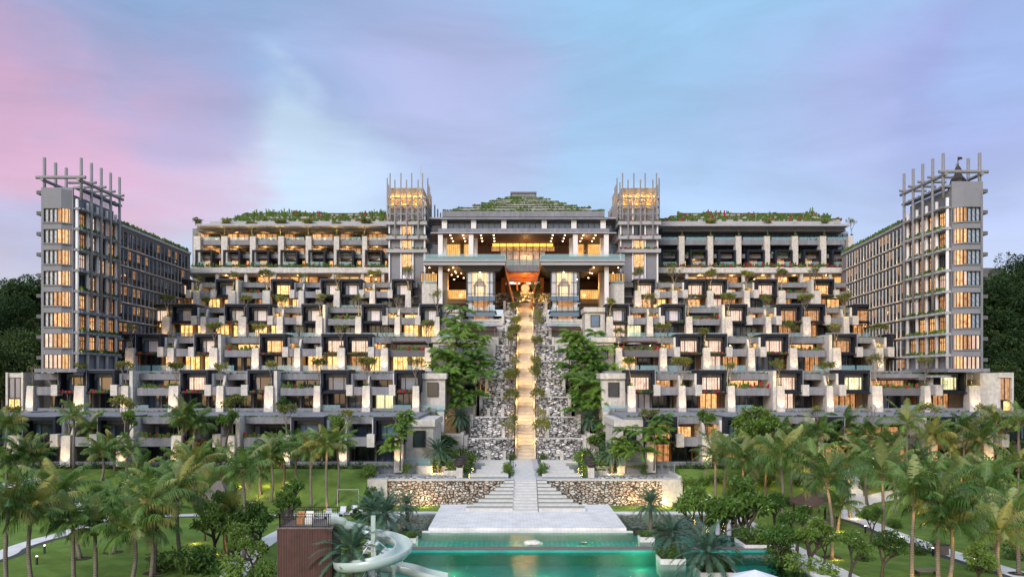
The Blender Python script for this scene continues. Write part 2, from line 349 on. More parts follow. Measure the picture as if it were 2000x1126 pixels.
# ------------------------------------------------------------------ ground
def sm(a, b, t):
    t = max(0, min(1, (t-a)/(b-a))); return t*t*(3-2*t)
BASINS = [(-11.2, 25.2, 50, 78.2), (-13.2, 24.2, 79.2, 98.2)]
def ground_z(x, y):
    z = 4*sm(104, 117, y) if not (-19.7 < x < 23.4) else -.6*sm(103, 106, y)
    if y > 200: z += 34*sm(205, 250, y)
    if -19.3 < x < 23 and y > 112.4: z = -1.2 if y < 141 else -1+.59*(min(y, 196)-141)
    s = max(0, abs(x+1.5)-85)
    if s > 0 and y > 118: z = max(z, 4+27*sm(0, 20, s)*sm(128, 172, y))
    for a, b, c, d in BASINS:
        if a < x < b and c < y < d: z = -2.5
    return z
def make_ground():
    xs = [-900,-600,-400,-280,-200,-170]+[-150+2.5*i for i in range(121)]+[170,200,280,400,600,900]
    ys = [-200,-60,0,20,32,40]+[44+2*i for i in range(90)]+[230,260,300,400,600,900,1400]
    for a, b, c, d in BASINS:
        xs += [a, a+.02, b-.02, b]; ys += [c, c+.02, d-.02, d]
    xs += [-19.32, -19.28, -19.72, -19.68, 22.98, 23.02, 23.38, 23.42]; ys += [140.9, 141.1]
    xs = sorted(set(xs)); ys = sorted(set(ys))
    m = MB(); nx = len(xs)
    m.v = [(x, y, ground_z(x, y)) for y in ys for x in xs]
    for j in range(len(ys)-1):
        for i in range(nx-1):
            x, y = xs[i], ys[j]
            m.f.append((j*nx+i, j*nx+i+1, (j+1)*nx+i+1, (j+1)*nx+i)); m.m.append(1 if (y > 122 or abs(x) > 100 and y > 112) else 0)
    o = m.build('ground', [M['grass'], M['hill']]); o['kind'] = 'structure'
make_ground()
def ribbon(name, pts, w, mat, dz, dw=0., h=.12):
    m = MB(); P = [Vector((x, y, 0)) for x, y in pts]
    for i in range(len(P)):
        t = (P[min(i+1, len(P)-1)]-P[max(i-1, 0)]).normalized(); nn = Vector((-t.y, t.x, 0))
        for s in (-1, 1):
            q = P[i]+nn*(s*w/2+dw); m.v.append((q.x, q.y, max(ground_z(q.x, q.y), 0)+dz))
    for i in range(len(P)-1): m.f.append((2*i, 2*i+1, 2*i+3, 2*i+2)); m.m.append(0)
    o = m.build(name, mat); o['kind'] = 'structure'; return o
def smooth_path(pp, n=6):
    out = []
    for i in range(len(pp)-1):
        p0, p1, p2, p3 = [Vector(pp[max(0, min(len(pp)-1, k))]) for k in (i-1, i, i+1, i+2)]
        for j in range(n):
            t = j/n; q = .5*((2*p1)+(p2-p0)*t+(2*p0-5*p1+4*p2-p3)*t*t+(3*p1-p0-3*p2+p3)*t**3); out.append((q.x, q.y))
    return out+[pp[-1]]
def gp(px, py, z=0.): d = PY(py, z); return (PX(px, d), d)
rp = smooth_path([gp(*p) for p in ((1560,962),(1650,972),(1668,990),(1650,1006),(1700,1022),(1741,1040),(1815,1066),(1889,1090),(2010,1128),(2150,1180))])
ribbon('path', rp, 2.3, M['pave'], .03); ribbon('gravel_strip', rp, .9, M['gravel'], .02, -1.55)
rp2 = smooth_path([gp(*p) for p in ((1668,990),(1740,985),(1820,983),(1900,985),(2100,990))]); ribbon('path', rp2, 2., M['pave'], .026)
rp3 = smooth_path([gp(*p) for p in ((1370,985),(1425,1005),(1480,1035),(1540,1068),(1600,1100),(1680,1140),(1750,1180))]); ribbon('pool_paving', rp3, 2.4, M['pave'], .02)
lp = smooth_path([gp(*p) for p in ((-120,1120),(0,1086),(28,1070),(84,1052),(112,1045),(196,1019),(252,1010),(375,1005),(490,1006),(640,1003),(790,1001))]); ribbon('path', lp, 1.9, M['pave'], .03); ribbon('gravel_strip', lp, .8, M['gravel'], .02, -1.3)
lp2 = smooth_path([gp(*p) for p in ((-60,985),(60,979),(130,985),(190,1000),(252,1010))]); ribbon('path', lp2, 2.6, M['pave'], .026)
lp3 = smooth_path([gp(*p) for p in ((640,1003),(560,1035),(500,1070),(470,1100),(440,1150))]); ribbon('pool_paving', lp3, 2.2, M['pave'], .022)
# pool basins and water
def struct(m, name, mats, kind='structure'): o = m.build(name, mats); o['kind'] = kind; return o
m = MB()
m.box(-10.9, 24.9, 50, 77.84, -2.2, -.9); m.box(-11.1, 25.1, 77.85, 77.99, -2.3, .5)
struct(m, 'pool_floor', M['pooldeep'])
m = MB(); m.quad((-11.1, 49, .32), (25.1, 49, .32), (25.1, 78.1, .32), (-11.1, 78.1, .32)); struct(m, 'lower_pool_water', M['wat'])
m = MB(); m.box(-13, 24, 79.3, 98, -1.2, -.35); struct(m, 'upper_pool_floor', M['pooltile'])
m = MB(); m.quad((-13.1, 79.05, .55), (24.1, 79.05, .55), (24.1, 98.1, .55), (-13.1, 98.1, .55)); struct(m, 'upper_pool_water', M['wat'])
m = MB()
m.box(-11.2, 25.2, 78.0, 79.2, -2.4, .60, 0)
struct(m, 'pool_edge_walk', [M['slatd']])
m = MB()
m.box(-14.4, -13.1, 79.0, 99.2, -2.4, .72); m.box(24.1, 25.2, 79.2, 99.2, -2.4, .72); m.box(-13.1, -8.9, 98.1, 99.2, -2.4, .70); m.box(12.25, 24.1, 98.1, 99.2, -2.4, .70)
m.box(-12.4, -11.15, 49, 79.0, -2.4, .48); m.box(25.15, 26.4, 49, 79.15, -2.4, .48)
struct(m, 'pool_coping', M['pave'])
m = MB()
m.box(-8.9, 12.2, 87.3, 103.4, -2.4, .90, 0); m.box(-9.5, 12.8, 86.6, 87.27, -2.4, .62, 0)
struct(m, 'pool_platform', [M['pave']])
rng = random.Random(3)
for (x0, x1, y0, y1, nm) in ((-13, -9.6, 88, 98, 'l'), (13, 24, 89.5, 98, 'r')):   # shallow pebble ponds beside the platform
    m = MB(); m.box(x0, x1, y0, y1, -.6, .47); struct(m, 'pebble_bed', M['rockt'])
def boulder(px, py, z, w, h, label, group=None, mat='rockw'):
    d = PY(py, z); x = PX(px, d); m = MB(); r = random.Random(px)
    n, k = 10, 6
    for i in range(k+1):
        a = math.pi*i/k
        for j in range(n):
            b = 2*math.pi*j/n; q = 1+r.uniform(-.16, .16)
            m.v.append((w*q*math.sin(a)*math.cos(b), .7*w*q*math.sin(a)*math.sin(b), h*.5*(1-math.cos(a)*q)))
    for i in range(k):
        for j in range(n): m.f.append((i*n+j, i*n+(j+1)%n, (i+1)*n+(j+1)%n, (i+1)*n+j)); m.m.append(0)
    o = bpy.data.objects.new('boulder', m.mesh('boulder', mat if not isinstance(mat, str) else M[mat], smooth=True)); COL.objects.link(o); o.location = (x, d, z-.15)
    return tag(o, label, 'boulder', group)
ROCK1 = material('pale boulder', (.62,.60,.54), .9, .2, .35, 3, .6, 6)
boulder(1040, 1062, .5, .95, .55, 'white boulder breaking the surface in the middle of the upper pool', mat=ROCK1)
boulder(1139, 1060, .42, .5, .3, 'small round boulder in the upper pool right of the white one', mat=ROCK1)

# ------------------------------------------------------------------ central terrace and its rubble wall
m = MB()
m.box(-19.6, 23.3, 112.5, 141.5, -1.2, 2.86); struct(m, 'terrace_deck', M['deckst'])
w = thing('rubble_wall', 'tan rubble retaining wall with cream end blocks below the stone terrace', 'wall', (1.8, 112, -.6))
xa, xb, d = PX(757, 112), PX(1292, 112), 112
m = MB(); m.box(xa, CX(112)-1.6, 111.9, 112.5, -1.2, 2.80); m.box(CX(112)+1.6, xb, 111.9, 112.5, -1.2, 2.80); m.box(CX(112)-1.6, CX(112)+1.6, 112.1, 112.48, -1.2, 2.7); m.build('rubble_face', M['rockt'], w)
for a, b in ((PX(718, 111.5), xa), (xb, PX(1333, 111.5))):
    m = MB(); m.box(a, b, 111.3, 113.2, -1.2, 3.05); m.build('end_block', M['stone'], w)
m = MB(); m.box(xa, CX(112)-1.6, 111.75, 112.9, 2.80, 2.98); m.box(CX(112)+1.6, xb, 111.75, 112.9, 2.80, 2.98); m.build('coping', M['stepw'], w)
for sx, nm in ((-19.75, 'left'), (23.1, 'right')):       # side kerb walls with glass
    t = thing('glass_balustrade', f'teal glass balustrade on a stone kerb along the {nm} edge of the stone terrace', 'balustrade', (sx, 126, 2.9))
    m = MB(); m.box(sx-.2, sx+.35, 113.3, 140, -1, 3.25); m.build('kerb', M['stepw'], t)
    m = MB(); m.box(sx+.02, sx+.06, 117, 140, 3.25, 4.5); m.build('glass_panel', M['teal'], t)
    for k in range(4):
        m = MB(); m.box(sx+.07, sx+.14, 117+7.5*k, 117.08+7.5*k, 3.25, 4.55); m.build('post', M['metal'], t)
def stairs(name, label, d0, z0, d1, z1, w, n, mat, side=None):
    t = thing(name, label, 'staircase', (CX(d0), d0, z0)); m = MB()
    for i in range(n):
        ya, yb = d0+(d1-d0)*i/n, d0+(d1-d0)*(i+1)/n; zt = z0+(z1-z0)*(i+1)/n; c = CX((ya+yb)/2)
        m.box(c-w/2, c+w/2, ya, yb+.02, zt-max(1.1, 1.4*(z1-z0)/n), zt)
        if side: m.box(c-w/2+.01, c+w/2-.01, ya-.03, ya+.05, zt-.10, zt-.04, 1)
    m.build('flight', [mat, M['beige']], t)
    if side:
        for s in (-1, 1):
            m = MB()
            for i in range(12):
                ya, yb = d0+(d1-d0)*i/12, d0+(d1-d0)*(i+1)/12; za, zb = z0+(z1-z0)*i/12, z0+(z1-z0)*(i+1)/12
                ca, cb = CX(ya)+s*(w/2+.2), CX(yb)+s*(w/2+.2)
                m.hexa([(ca-.17, ya, za-1.5), (ca+.17, ya, za-1.5), (cb+.17, yb, zb-1.5), (cb-.17, yb, zb-1.5), (ca-.17, ya, za+.5), (ca+.17, ya, za+.5), (cb+.17, yb, zb+.5), (cb-.17, yb, zb+.5)])
            m.build('side_kerb', mat, t)
    return t
t = stairs('staircase', 'short pale stone flight rising between stepped planters to the terrace', 97.3, .9, 111.7, 2.9, 3.0, 11, M['stepw'])
m = MB(); m.box(CX(112)-1.5, CX(112)+1.5, 111.7, 141, 2.0, 2.94); m.build('landing', M['stepw'], t)
stairs('grand_staircase', 'long golden floodlit stone staircase climbing the hillside to the lobby', 141, 2.9, 194, 34.4, 2.9, 58, M['step'], True)
hw = [6.9, 6.2, 5.6, 4.9, 4.3, 3.7, 3.1, 2.6]
for i, h in enumerate(hw):
    d = 97.9+i*1.72; z0 = .9+.245*i
    for s, nm in ((-1, 'left'), (1, 'right')):
        c = CX(d)+.05; a, b = sorted((c+s*1.55, c+s*(h+.25)))
        m = MB(); m.box(a, b, d, d+1.7, z0-.3, z0+.36); m.box(a, b, d+1.0, d+1.5, z0+.3, z0+.38, 1)
        o = m.build('stepped_planter', [M['stepw'], M['greend']]); tag(o, f'pale stone planter step {nm} of the short flight, {ORD[i]} from the bottom', 'planter', 'stepped planters beside the short flight')
# terrace ponds, slabs, pedestals
for s in (-1, 1):
    nm = 'left' if s < 0 else 'right'
    m = MB(); a, b = sorted((CX(125)+s*2.2, CX(125)+s*9.5)); m.quad((a, 114, 2.9), (b, 114, 2.9), (b, 139, 2.9), (a, 139, 2.9)); struct(m, 'reflecting_pond_water', M['pond'])
    m = MB(); a, b = sorted((CX(125)+s*9.9, CX(125)+s*20)); m.box(a, b, 113.5, 116.5, 2.5, 2.98); struct(m, 'rock_bed', M['rockw'])
    for i, (off, wd) in enumerate(((5.1, 5.4), (4.9, 4.6), (4.7, 4.0), (4.6, 3.6), (5.6, 6.0))):
        d = 115.5+4.6*i; c = CX(d)+s*off
        m = MB(); m.box(c-wd/2, c+wd/2, d, d+2.0, 2.87, 3.22)
        tag(m.build('stepping_slab', M['stepw']), f'pale stone slab crossing the {nm} terrace pond, {ORD[i]} from the front', 'slab', 'stone slabs over the terrace ponds')
    for i in range(4):
        d = 114.6+3.6*i; c = CX(d)+s*(9.2+.15*i)
        t = thing('fire_bowl', f'bronze bowl on a cream pedestal at the {nm} terrace pond, {ORD[i]} from the front', 'fire bowl', (c, d, 2.9), 'fire bowls along the terrace ponds')
        m = MB(); m.box(c-.42, c+.42, d-.42, d+.42, 2.8, 4.3); m.build('pedestal', M['stone'], t)
        m = MB(); m.lathe((c, d, 4.3), [(.25, 0), (.75, .3), (.95, .55), (.8, .5), (.05, .35)]); m.build('bowl', M['bronze'], t, smooth=True)
for s in (-1, 1):
    nm = 'left' if s < 0 else 'right'
    for i, (x, d, w, h) in enumerate(((10.6, 118, 2.2, .7), (11.4, 123, 2.6, .8), (10.2, 128, 2.4, .8), (12.5, 132, 3.0, 1.))):
        c = CX(d)+s*x; m = MB(); m.box(c-w/2, c+w/2, d-1, d+1, 2.8, 2.9+h); m.box(c-w/2+.12, c+w/2-.12, d-.88, d+.88, 2.9+h, 2.93+h, 1)
        tag(m.build('planter_box', [M['stone'], M['soil']]), f'low cream stone planter on the {nm} of the terrace, {ORD[i]} from the front', 'planter', 'stone planters on the terrace')

# ------------------------------------------------------------------ rock cascades beside the stair
def displaced_wall(m, x0, x1, y, z0, z1, depth, seed, st=.55):
    nx, nz = max(2, int((x1-x0)/st)), max(2, int((z1-z0)/(st*.8))); k = len(m.v)
    for j in range(nz+1):
        for i in range(nx+1):
            x, z = x0+(x1-x0)*i/nx, z0+(z1-z0)*j/nz
            dd = mnoise.cell_vector(Vector((x*.9+seed, z*1.3, seed)))[0] if False else mnoise.noise(Vector((x*1.1+seed, z*1.6, seed)))
            m.v.append((x, y-depth*(dd*.9+.2)+(z-z0)*.12, z))
    for j in range(nz):
        for i in range(nx):
            a = k+j*(nx+1)+i; m.f.append((a, a+1, a+nx+2, a+nx+1)); m.m.append(0)
N_C = 9
for s in (-1, 1):
    nm = 'left' if s < 0 else 'right'
    for i in range(N_C):
        d0 = 139.6+i*5.7; z0 = 2.9+(d0-139.6)*.60; h = 3.45
        wo = [10.2, 9.6, 8.2, 7.4, 8.8, 6.4, 5.3, 4.9, 4.7][i]
        c = CX(d0); a, b = sorted((c+s*2.0, c+s*wo))
        t = thing('rock_cascade', f'white boulder wall {nm} of the grand stair, {ORD[i]} step from the bottom', 'rock wall', ((a+b)/2, d0, z0), 'boulder cascades beside the grand stair')
        m = MB(); displaced_wall(m, a, b, d0, z0-.4, z0+h*.52, .55, i+s*3.3); displaced_wall(m, a, b, d0+1.2, z0+h*.5-.2, z0+h, .5, i+7+s)
        m.box(a, b, d0+.9, d0+6.2, z0-1.5, z0+h*.5); m.box(a, b, d0+2.0, d0+6.3, z0-1.2, z0+h-.12)
        m.build('boulder_face', M['rockw'], t)
        e = a if s < 0 else b
        m = MB(); m.box(a, b, d0+1.3, d0+1.9, z0+h-.1, z0+h+.12); m.build('lip', M['stepw'], t)
        m = MB(); m.box(e-.3, e+.3, d0+.6, d0+5, z0-1, z0+h+.5); m.build('end_pier', M['stone'], t)
        for q in range(1 if i % 2 else 2):
            cx = c+s*(3.6+2.6*q+.3*i % 1.5)
            m = MB(); m.box(cx-.3, cx+.3, d0-.25, d0+.35, z0-.2, z0+1.5); m.build('water_spout', M['stone'], t)
# cream side terraces between the cascades and the room wings
for s in (-1, 1):
    nm = 'left' if s < 0 else 'right'
    for i in range(6):
        d0 = 140.5+i*8; z0 = 2.9+(d0-140.5)*.56; inner = [10.6, 9.0, 9.4, 6.9, 5.6, 5.2][i]; outer = 21.5
        c = CX(d0); a, b = sorted((c+s*inner, c+s*outer)); h = 4.2
        m = MB(); m.box(a, b, d0, d0+8.4, z0-2.5, z0+h-.4); e0, e1 = sorted((c+s*inner, c+s*(inner+.5))); m.box(e0, e1, d0-.3, d0+8, z0-1, z0+h+.3)
        m.box(a+.05, b-.05, d0-.12, d0+.4, z0+h-.39, z0+h+.15)
        tag(m.build('retaining_wall', [M['stone']]), f'cream stone retaining terrace {nm} of the cascades, {ORD[i]} from the bottom', 'retaining wall', 'cream retaining terraces on the slope')

# ------------------------------------------------------------------ central pavilion
cp = thing('lobby_pavilion', 'central lobby pavilion with a planted pyramid roof, broad decks and glass bays', 'hotel building', (2.9, 178, 34))
def pbox(m, px0, px1, py0, py1, d, dep, mi=0, dd=None):
    """a block whose front face covers these photo pixels when it stands at distance d, dep metres thick"""
    m.box(PX(px0, d), PX(px1, d), d, d+dep, PZ(py1, d), PZ(py0, d), mi)
def cpart(name, mat, *boxes, label=None):
    m = MB()
    for b in boxes: pbox(m, *b)
    return m.build(name, M[mat], cp, label)
# pyramid roof
V = Vector
rf = MB(); gr = MB(); n = 7
LX = [868, 896, 924, 942, 957, 972, 986]; RX = [1178, 1152, 1124, 1105, 1089, 1074, 1059]; TY = [410.5, 405.5, 401, 396.5, 392.5, 388.5, 385]
for i in range(n):
    d = 189+2.3*i; x0, x1 = PX(LX[i], d), PX(RX[i], d); za = PZ(413 if i == 0 else TY[i-1], d); zb = PZ(TY[i], d)
    rf.box(x0, x1, d, 240-2*i, za-.6, zb)
    gr.box(x0+.1, x1-.1, d-.06, d+.5, zb-.08, zb+.03)
    for k in range(int((x1-x0)*10)):
        x = rng.uniform(x0-.2, x1+.2); y = d+rng.uniform(-.15, .25); w_ = rng.uniform(.12, .35); a = rng.uniform(-.2, .2)
        hh = rng.uniform(.04, .30)*max(.12, .75+1.7*mnoise.noise(V((x*.25, i*3.1, 0))))*(1+1.3*(rng.random() < .03))
        gr.quad((x-w_, y, zb-.16), (x+w_, y-.1, zb-.16), (x+w_*.4+a, y-.2, zb+hh), (x-w_*.4+a, y-.2, zb+hh))
ro = rf.build('pyramid_roof', M['rooft'], cp); gr.build('roof_planting', M['green'], ro, kind='stuff')
d = 206; m = MB(); pbox(m, 999, 1046, 375, 390, d, 8); pbox(m, 997, 1048, 374, 376.5, d-.4, 8.8); m.build('roof_cap', M['conc'], cp)
cpart('roof_slab', 'conc', (864, 1181, 412.5, 423, 186.5, 40), (860, 1186, 424, 428, 186, 40))
cpart('clerestory_wall', 'conc', (868, 1178, 428, 450, 189, 20))
for px in (868, 925, 984, 1063, 1121, 1178): cpart('clerestory_column', 'white', (px-5, px+5, 428, 448, 187, 1.2))
for a, b in ((874, 919), (931, 978), (990, 1057), (1069, 1115), (1127, 1172)):
    wn = cpart('window', 'blue', (a, b, 436, 447, 188.6, .3))
    m = MB(); k = int((b-a)/11)
    for q in range(k+1): pbox(m, a+(b-a)*q/k-.5, a+(b-a)*q/k+.5, 436, 447, 188.45, .1)
    pbox(m, a, b, 435.4, 436.4, 188.44, .1); m.build('window_frame', M['frame'], wn)
cpart('upper_balcony', 'conc', (856, 1190, 446, 453.5, 184.5, 26))
m = MB(); pbox(m, 841, 1204, 453.5, 455.5, 181.5, 34); m.build('canopy_edge', M['concl'], cp)
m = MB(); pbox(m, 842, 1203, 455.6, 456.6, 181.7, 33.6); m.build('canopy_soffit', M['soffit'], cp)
for px in (860, 920, 1124, 1184.5):
    d = 182; cpart('deck_column', 'white', (px-4.5, px+4.5, 456.6, 500, d, 1.1))
    cpart('deck_column', 'white', (px+(6 if px < 1000 else -12), px+(12.5 if px < 1000 else -5.5), 458, 500, 187, 1.))
# lobby back wall and its glass
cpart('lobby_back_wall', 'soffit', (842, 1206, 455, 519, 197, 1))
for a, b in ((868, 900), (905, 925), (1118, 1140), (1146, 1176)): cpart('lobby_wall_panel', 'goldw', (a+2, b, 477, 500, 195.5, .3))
cpart('cove_light', 'cove', (962, 1080, 475.5, 480.5, 195, .3))
wn = cpart('lobby_window', 'lit2', (960, 1083, 481, 490, 194.8, .2)); cpart('lobby_window', 'sheer', (978, 1064, 490, 499, 195.0, .2)); cpart('lobby_window', 'sheer', (986, 1057, 499, 519, 193, .2))  # sky reflection in the lower lobby glass painted by the pale curtain colour
m = MB()
for k in range(8): pbox(m, 976+k*13-.7, 976+k*13+.7, 474, 518, 192.7, .15)
for y in (490, 507, 512): pbox(m, 976, 1067, y, y+.8, 192.6, .1)
m.build('lobby_window_frame', M['frame'], cp)
for px in (900, 905, 950, 1090, 1142, 1147): cpart('lobby_post', 'frameb', (px-1.4, px+1.4, 462, 500, 191, .5))
# main deck
for a, b in ((826, 988), (1055, 1221)):
    dk = cpart('main_deck', 'concl', (a, b, 507, 510, 177.6, 32), (a+1, b-1, 510, 517.3, 178, 31))
    m = MB(); pbox(m, a+.5, b-.5, 496, 507, 177.8, .06); m.build('deck_balustrade', M['teal'], dk)
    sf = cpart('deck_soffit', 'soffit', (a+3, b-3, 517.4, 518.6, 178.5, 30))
    for k in range(8):
        q = (a+10)+(b-a-20)*(k % 4)/3; dd = 181+9*(k//4)
        m = MB(); m.lathe((PX(q, 178), dd, PZ(518.6, 178)-.12), [(.01, 0), (.13, 0), (.13, .12)], 8); m.build('downlight', M['lampg'], sf)
cpart('recessed_deck', 'conc', (988.2, 1054.8, 517.5, 530, 190, 12))
m = MB(); pbox(m, 988.4, 1054.6, 507, 517.4, 190.1, .06); m.build('deck_balustrade', M['teal'], cp)
# deck furniture glow and downlights in the lobby ceiling
cs = [o for o in cp.children if o.name.startswith('canopy_soffit')][0]
for px in (879, 904, 939, 964, 1080, 1104, 1140, 1164):
    for k in range(3):
        dd = 183.0+4*k; x = PX(px, 182)
        m = MB(); m.lathe((x, dd, PZ(456.6, 181.7)-.12), [(.01, 0), (.15, 0), (.15, .12)], 8); m.build('downlight', M['lampg'], cs)
# inverted stepped louvre hoods and timber flanks
for a, b in ((893, 985), (1057, 1160)):
    m = MB(); d = 178.3; za, zb = PZ(517.5, d), PZ(529, d)
    xa0, xb0, xa1, xb1 = PX(a, d), PX(b, d), PX(a+10, d), PX(b-10, d)
    for k in range(5):
        t0, t1 = k/5, (k+.82)/5
        m.box(xa0+(xa1-xa0)*t1, xb0+(xb1-xb0)*t1, d+1.2*t1, d+13, za+(zb-za)*t1, za+(zb-za)*t0-.02)
    m.build('louvre_hood', M['frameb'], cp)
for s, a in ((-1, 985), (1, 1057)):
    m = MB(); d = 178; x = PX(a, d)
    m.hexa([(x-.1, 179, 36), (x+.1, 179, 36), (x+.1, 206, 36), (x-.1, 206, 36), (x-.1, 179, PZ(512, d)), (x+.1, 179, PZ(512, d)), (x+.1, 206, PZ(512, d)), (x-.1, 206, PZ(512, d))] if False else
           [(x-s*2.2-.12, 183, 33), (x-s*2.2+.12, 183, 33), (x-s*2.2+.12, 206, 33), (x-s*2.2-.12, 206, 33), (x-.12, 179, PZ(513, d)), (x+.12, 179, PZ(513, d)), (x+.12, 206, PZ(513, d)), (x-.12, 206, PZ(513, d))])
    m.build('timber_flank', M['wood'], cp)
cpart('timber_ceiling', 'wood', (980, 1062, 529.5, 532, 190.5, 26)); cpart('timber_gable', 'wood', (978, 1064, 527, 551, 208, .5))
cpart('hall_back_wall', 'soffit', (900, 1140, 546, 590, 216, 1))
for a, b in ((986, 1018), (1026, 1058)): cpart('skylight_strip', 'skyl', (a+2, b-2, 550, 554.5, 206, .3))
for px in (983, 1058): cpart('hall_column', 'wood', (px-4, px+4, 542, 580, 196, 1.4))
# glass bays
for bx, nm in ((911, 'left'), (1075.5, 'right')):
    d = 180; gb = cpart('glass_bay', 'white', (bx+3, bx+10, 529, 578, d+.2, 3), (bx+41, bx+51, 529, 578, d+.2, 3), (bx, bx+56, 577.6, 578.4, d+.1, 6))
    m = MB(); pbox(m, bx+11, bx+41, 529, 578, d+2.2, .4); m.build('carved_screen', M['screen'], gb)
    m = MB(); c = bx+26                                        # a gate motif: stepped gable and posts in pale stone before the gold screen
    for k in range(6): pbox(m, c-13+k*2, c+13-k*2, 556-k*2.6, 559-k*2.6, d+1.9-.05*k, .25)
    pbox(m, c-12, c-8, 558, 578, d+1.9, .25); pbox(m, c+8, c+12, 558, 578, d+1.9, .25); m.build('gate_motif', M['beige'], gb)
    m = MB(); pbox(m, bx+.5, bx+55.5, 530, 578, d, .05); m.build('glass_sheet', clear_glass('bay glass', (.35,.42,.5), .12), gb)
    m = MB()
    for q in (0, 11, 22, 34, 45, 56): pbox(m, bx+q-.5, bx+q+.5, 529, 610, d-.12, .1)
    for y in (551, 573): pbox(m, bx, bx+56, y-.4, y+.4, d-.13, .1)
    m.build('mullion', M['frame'], gb)
    for y0, y1 in ((578, 587), (608.5, 617.5)): cpart('spandrel', 'spand', (bx-.4, bx+56.4, y0, y1, d-.05, 11))
    for y0, y1, k in ((587.1, 608.4, 0), (617.6, 641, 1)):
        ww = cpart('restaurant_window', 'lit2', (bx+14, bx+43, y0+1, y1-1, d+6, .3))
        m = MB(); pbox(m, bx+1, bx+55, y0+12, y0+19, d+.1, .05); m.build('balustrade', M['teal'], ww)
        cpart('pier', 'white', (bx+4, bx+12, y0, y1, d+1, 1.5), (bx+44, bx+52, y0, y1, d+1, 1.5))
        cpart('floor_slab', 'frameb', (bx-2, bx+58, y0+19.5, y0+21.2, d-.2, 10))
    cpart('awning', 'slat', (bx-3, bx+60, 640, 646, d-2, 8)); cpart('restaurant_window', 'lit0', (bx+8, bx+50, 646, 660, d+4, .3))
    cpart('terrace_wall', 'stone', (bx-10, bx+62, 658, 700, d-4, 14))
    lamp((PX(bx+26, d), d+3.5, PZ(596, d)), 60, (1,.5,.2)); lamp((PX(bx+26, d), d+1.2, PZ(532, d)), 90, (1,.7,.35))
# side rooms of the great hall
for a, b, s in ((866, 911, -1), (1132, 1180, 1)):
    m = MB(); pbox(m, a, b, 519, 590, 208, .6); m.build('hall_side_wall', M['soffit'], cp)
    cpart('glow_wall', 'goldw', (a+2, b-1, 566, 583, 200, .5)); cpart('gallery_front', 'beige', (a+2, b-1, 583.5, 592, 199, 1)); cpart('gallery_base', 'concd', (a-2, b+2, 592, 640, 196, 10))  # the gold light on the side wall is its own emission
    cpart('gallery_window', 'blue', (a+4, b-4, 607, 616, 195.8, .2)); cpart('gallery_window', 'lit2', (a+4, b-4, 622, 640, 195.8, .2))
    px = a-6 if s < 0 else b+5
    cpart('tall_column', 'white', (px-4, px+4, 517.6, 640, 180, 1.2)); q = px+(9 if s < 0 else -9); cpart('side_pier', 'beige', (q-5, q+5, 531, 640, 188, 3))
    for k in range(7):
        m = MB(); x = PX(a+9+(k % 3)*11, 183); m.lathe((x, 185+3*k, PZ(533, 190)), [(.01, 0), (.13, 0), (.13, .3)], 8); m.build('downlight', M['lampg'], cp)
    lamp((PX((a+b)/2, 190), 190, PZ(560, 190)), 420, (1,.5,.18))
    # stone cube and grille with painted glow beside the tower
    q0, q1 = (824, 853) if s < 0 else (1192, 1219)
    cpart('stone_cube', 'stone', (q0, q1, 554, 640, 183, 5)); m = MB(); pbox(m, q0+1, q1, 548, 554, 183.3, .06); m.build('balustrade', M['teal'], cp)
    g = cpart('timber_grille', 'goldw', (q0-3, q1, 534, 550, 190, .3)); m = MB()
    for k in range(10): pbox(m, q0-3+k*3.1, q0-2+k*3.1, 530, 550, 189.6, .2)
    m.build('grille_bar', M['frameb'], g)
    for y0, y1 in ((440, 458), (476, 500)):
        q0, q1 = (833, 862) if s < 0 else (1182, 1210)
        cpart('link_window', 'blue', (q0, q1, y0, y1, 196, .3)); cpart('link_wall', 'conc', (q0-2, q1+2, y0-14, y0-.5, 195.6, 8)); cpart('link_wall', 'concd', (q0-2, q1+2, y1+.5, y1+14, 195.4, 8))
    q0, q1 = (829, 866) if s < 0 else (1180, 1214); cpart('link_roof', 'concl', (q0, q1, 424, 427, 192, 14), (q0, q1, 428, 440, 196.5, 8))
for a in (864, 1196): cpart('tower_block', 'concd', (a-30 if a < 1000 else a-6, a+2 if a < 1000 else a+20, 520, 560, 204, 6))
# stair head: lit boulders, gallery and the drum
t = thing('boulder_garden', 'golden lit boulder wall at the head of the grand staircase', 'rock wall', (3.1, 196, 34))
m = MB()
for a, b, y0, y1, d in ((966, 1010, 572, 592, 193), (1036, 1080, 572, 592, 193), (1000, 1046, 570, 580, 199)):
    displaced_wall(m, PX(a, d), PX(b, d), d, PZ(y1, d), PZ(y0, d), .5, a); m.box(PX(a, d), PX(b, d), d+.7, d+6, PZ(y1, d)-1, PZ(y0, d)-.2)
m.build('boulder_face', M['rockw'], t)
d = 201; t = thing('ceremonial_drum', 'round pale drum in a timber frame at the top of the staircase', 'drum', (CX(d), d, PZ(572, d)))
c = Vector((CX(d), d, PZ(563, d)))
m = MB(); m.tube([c+Vector((0, -.5, 0)), c+Vector((0, .6, 0))], 1.15, 20); m.build('drum_body', M['wood'], t)
m = MB(); m.tube([c+Vector((0, -.56, 0)), c+Vector((0, -.5, 0))], 1.0, 20); m.build('drum_skin', M['canvasl'], t)
m = MB(); m.box(c.x-2.2, c.x-1.8, d-.2, d+.4, c.z-1.4, c.z+1.5); m.box(c.x+1.8, c.x+2.2, d-.2, d+.4, c.z-1.4, c.z+1.5); m.box(c.x-2.8, c.x+2.8, d-.3, d+.5, c.z+1.5, c.z+1.8); m.box(c.x-.8, c.x+.8, d-.25, d+.45, c.z+1.8, c.z+2.5); m.build('drum_frame', M['wood'], t)
